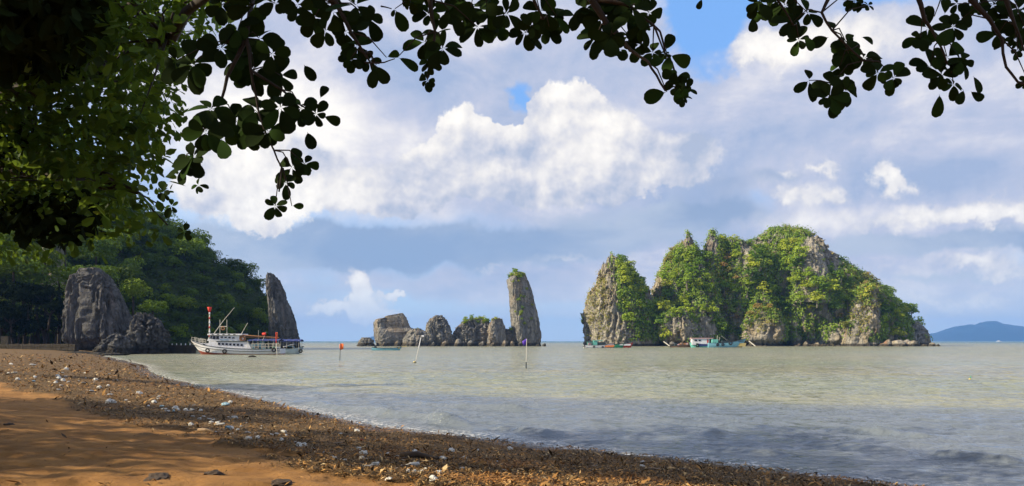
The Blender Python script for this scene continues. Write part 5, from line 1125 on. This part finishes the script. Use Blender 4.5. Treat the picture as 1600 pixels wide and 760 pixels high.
# --- boats by the island
def small_boat(label, p0, p1, Yd, beam, sheer_px, base_py, mat, lower, bow, name='fishing_boat', rk=1.2, ddeck=WOODB):
    s_ = Yd/FP; c0 = (p0+p1)/2; o = thing(name, label, 'boat', (P(c0, 0, Yd).x, Yd, 0)); fx = lambda p_: (p_-c0)*s_; fz = lambda p_: (base_py-p_)*s_
    hull(o, fx(p0), fx(p1), beam, [(fx(a), fz(b_)) for a, b_ in sheer_px], mat, lower, bow=bow, zk=-.6, rake=rk, deck=ddeck); return o, fx, fz
o, fx, fz = small_boat('teal and white fishing boat with an orange bow below the end crag', 912, 960, 300, 3.2, [(912,539.6),(930,540),(945,539.3),(955,537.6),(960,536.8)], 544.0, WHITE, ORP, 'high', rk=1.0)
MB().box(fx(944), fx(957.5), -1.5, 1.5, fz(543), fz(540), (0, .7)).build('bow_panel', ORP, o, bevel=.05)
MB().box(fx(927), fx(933), -1.1, 1.1, fz(541), fz(532.6)).build('cabin', TEAL, o, bevel=.06); MB().box(fx(926.5), fx(942), -1.3, 1.3, fz(533.2), fz(532.3)).build('cabin_roof', TEAL, o); MB().box(fx(934), fx(950), -1.0, 1.0, fz(540.5), fz(535.2), (0, -1.5)).build('tarpaulin', DARK, o, bevel=.1)
b = MB(); [b.tube([(fx(p_), y_, fz(540)), (fx(p_), y_, fz(535))], .07, 5) for p_ in (918, 925) for y_ in (-.9, .9)]; b.box(fx(917), fx(926), -1, 1, fz(535.3), fz(534.8)); b.build('stern_frame', TEAL, o)
for p_ in (920, 922.5): MB().box(-.3, .3, -.3, .3, 0, 1.0).build('barrel', PINK, o, bevel=.08, loc=(fx(p_), -.4, fz(540)))
tyres(o, [(fx(912.5), fz(541.5)), (fx(927.5), fz(542.5)), (fx(941), fz(543))], -1.6, .28, .14)
o, fx, fz = small_boat('green boat with pale rail showing behind the orange bow', 950, 976, 305, 2.6, [(950,539),(965,538.3),(976,536.8)], 543.6, GRN, GRN, 'high', rk=1.0); MB().box(fx(962), fx(973), -1.25, -1.1, fz(539.6), fz(538.2)).build('rail_board', WHITE, o)
o, fx, fz = small_boat('red bowed boat moored last in the row under the end crag', 960, 990, 309, 2.8, [(960,539),(975,538),(984,536.8),(990,535)], 543.8, RED, RED, 'high', rk=1.4); MB().box(fx(968), fx(984), -1.42, -1.25, fz(540.6), fz(538.0), (0, .3)).build('rail_board', WHITE, o)
o, fx, fz = small_boat('teal boat with white cabin and red trimmed roof beside the pale cliff', 1077, 1120, 318, 3.4, [(1077,535),(1095,538),(1120,538)], 543.0, TEAL, TEAL, 'low', rk=.8)
MB().box(fx(1080), fx(1107), -1.4, 1.4, fz(539), fz(529.4), (.1, 0)).build('cabin', WHITE, o, bevel=.06); MB().box(fx(1079), fx(1113), -1.7, 1.7, fz(529.4), fz(528.2), (0, 0)).build('cabin_roof', PINK, o, bevel=.05)
MB().box(fx(1103.2), fx(1105.6), -1.46, -1.4, fz(538), fz(530.5)).build('door', RED, o); 
for (p_, w__) in ((1086, .5), (1092, .45)): MB().box(-w__, w__, -.05, .05, -.3, .3).build('window', GLASS, o, loc=(fx(p_), -1.43, fz(532)))
MB().box(fx(1089), fx(1105), -1.75, -1.5, fz(541), fz(537.6), (.2, -.2)).build('tarpaulin', BLUE, o, bevel=.08)
tyres(o, [(fx(1088), fz(540)), (fx(1108), fz(540))], -1.85, .5, .26)
o, fx, fz = small_boat('pale teal and yellow boat with high bow and tyre fenders below the cliff', 1106, 1166, 316, 3.6, [(1106,536),(1125,536.5),(1145,534.5),(1158,531.5),(1166,528.8)], 543.2, SKYB, YEL, 'high', rk=2.0)
MB().box(fx(1143), fx(1163), -1.35, -1.2, fz(541.5), fz(536.2), (0, .4)).build('bow_panel', YEL, o)
b = MB()
for k in range(8): b.box(fx(1152.2+k*1.15), fx(1153.0+k*1.15), -1.62+.09*k, -1.58+.09*k, fz(534.3-.1*k), fz(533.2-.1*k))
b.build('name_lettering', DARK, o)
MB().box(fx(1112), fx(1121), -1.1, 1.1, fz(537), fz(530.6)).build('cabin', TEAL, o, bevel=.05); MB().box(fx(1126), fx(1140), -1.0, 1.0, fz(536.5), fz(532.6), (.4, -.4)).build('hatch', DARK, o, bevel=.08)
b = MB(); b.tube([(fx(1120), 0, fz(536)), (fx(1121), 0, fz(524.5))], .08, 5); b.tube([(fx(1123), 0, fz(536)), (fx(1124.5), 0, fz(527))], .07, 5); b.tube([(fx(1127), 0, fz(525)), (fx(1136), 0, fz(532))], .06, 5); b.build('mast', STEEL, o)
for (a, z_) in ((1119.5, 539), (1127.5, 538.6), (1139.5, 536.3)): tyres(o, [(fx(a), fz(z_))], -1.9, .42 if a < 1135 else .6, .2)
o, fx, fz = small_boat('low brown wooden sampan piled with gear beside the teal boat', 1045, 1082, 322, 2.4, [(1045,541),(1060,539.4),(1082,538.6)], 542.6, WOODB, WOODB, 'low', 'sampan', 1.5)
for k in range(7): MB().box(-.5, .5, -.5, .5, 0, rr_.uniform(.5, 1.5)).build('bundle', rr_.choice([WOODB, PINK, ROPE, DARK]), o, bevel=.12, loc=(fx(1056+k*3.4), 0, .5))
for (p0, p1) in (((1037,534),(1045,541)), ((1170,533),(1178,541))):
    a, c_ = P(*p0, 378), P(*p1, 378); MB().tube([(0, 0, 0), (c_.x-a.x, -2, c_.z-a.z)], .25, 6).build('mooring_beam', STEEL, None, loc=a)
for i, lab in ((0, 'leaning pole at the water beside the brown sampan'), (1, 'leaning pole at the water beside the high yellow bow')): tag(bpy.data.objects['mooring_beam' + ('' if i == 0 else '.001')], lab, 'beam')
v = P(1561, 0, 2400); T_ = thing('distant_ship', 'tiny white ship on the horizon before the blue mountains', 'ship', (v.x, 2400, 0)); MB().box(-7, 6.5, -2, 2, -1, 1.6, (-1, 1)).build('hull', WHITE, T_); MB().box(-4, 1, -1.4, 1.4, 1.6, 4.2).build('deckhouse', WHITE, T_)
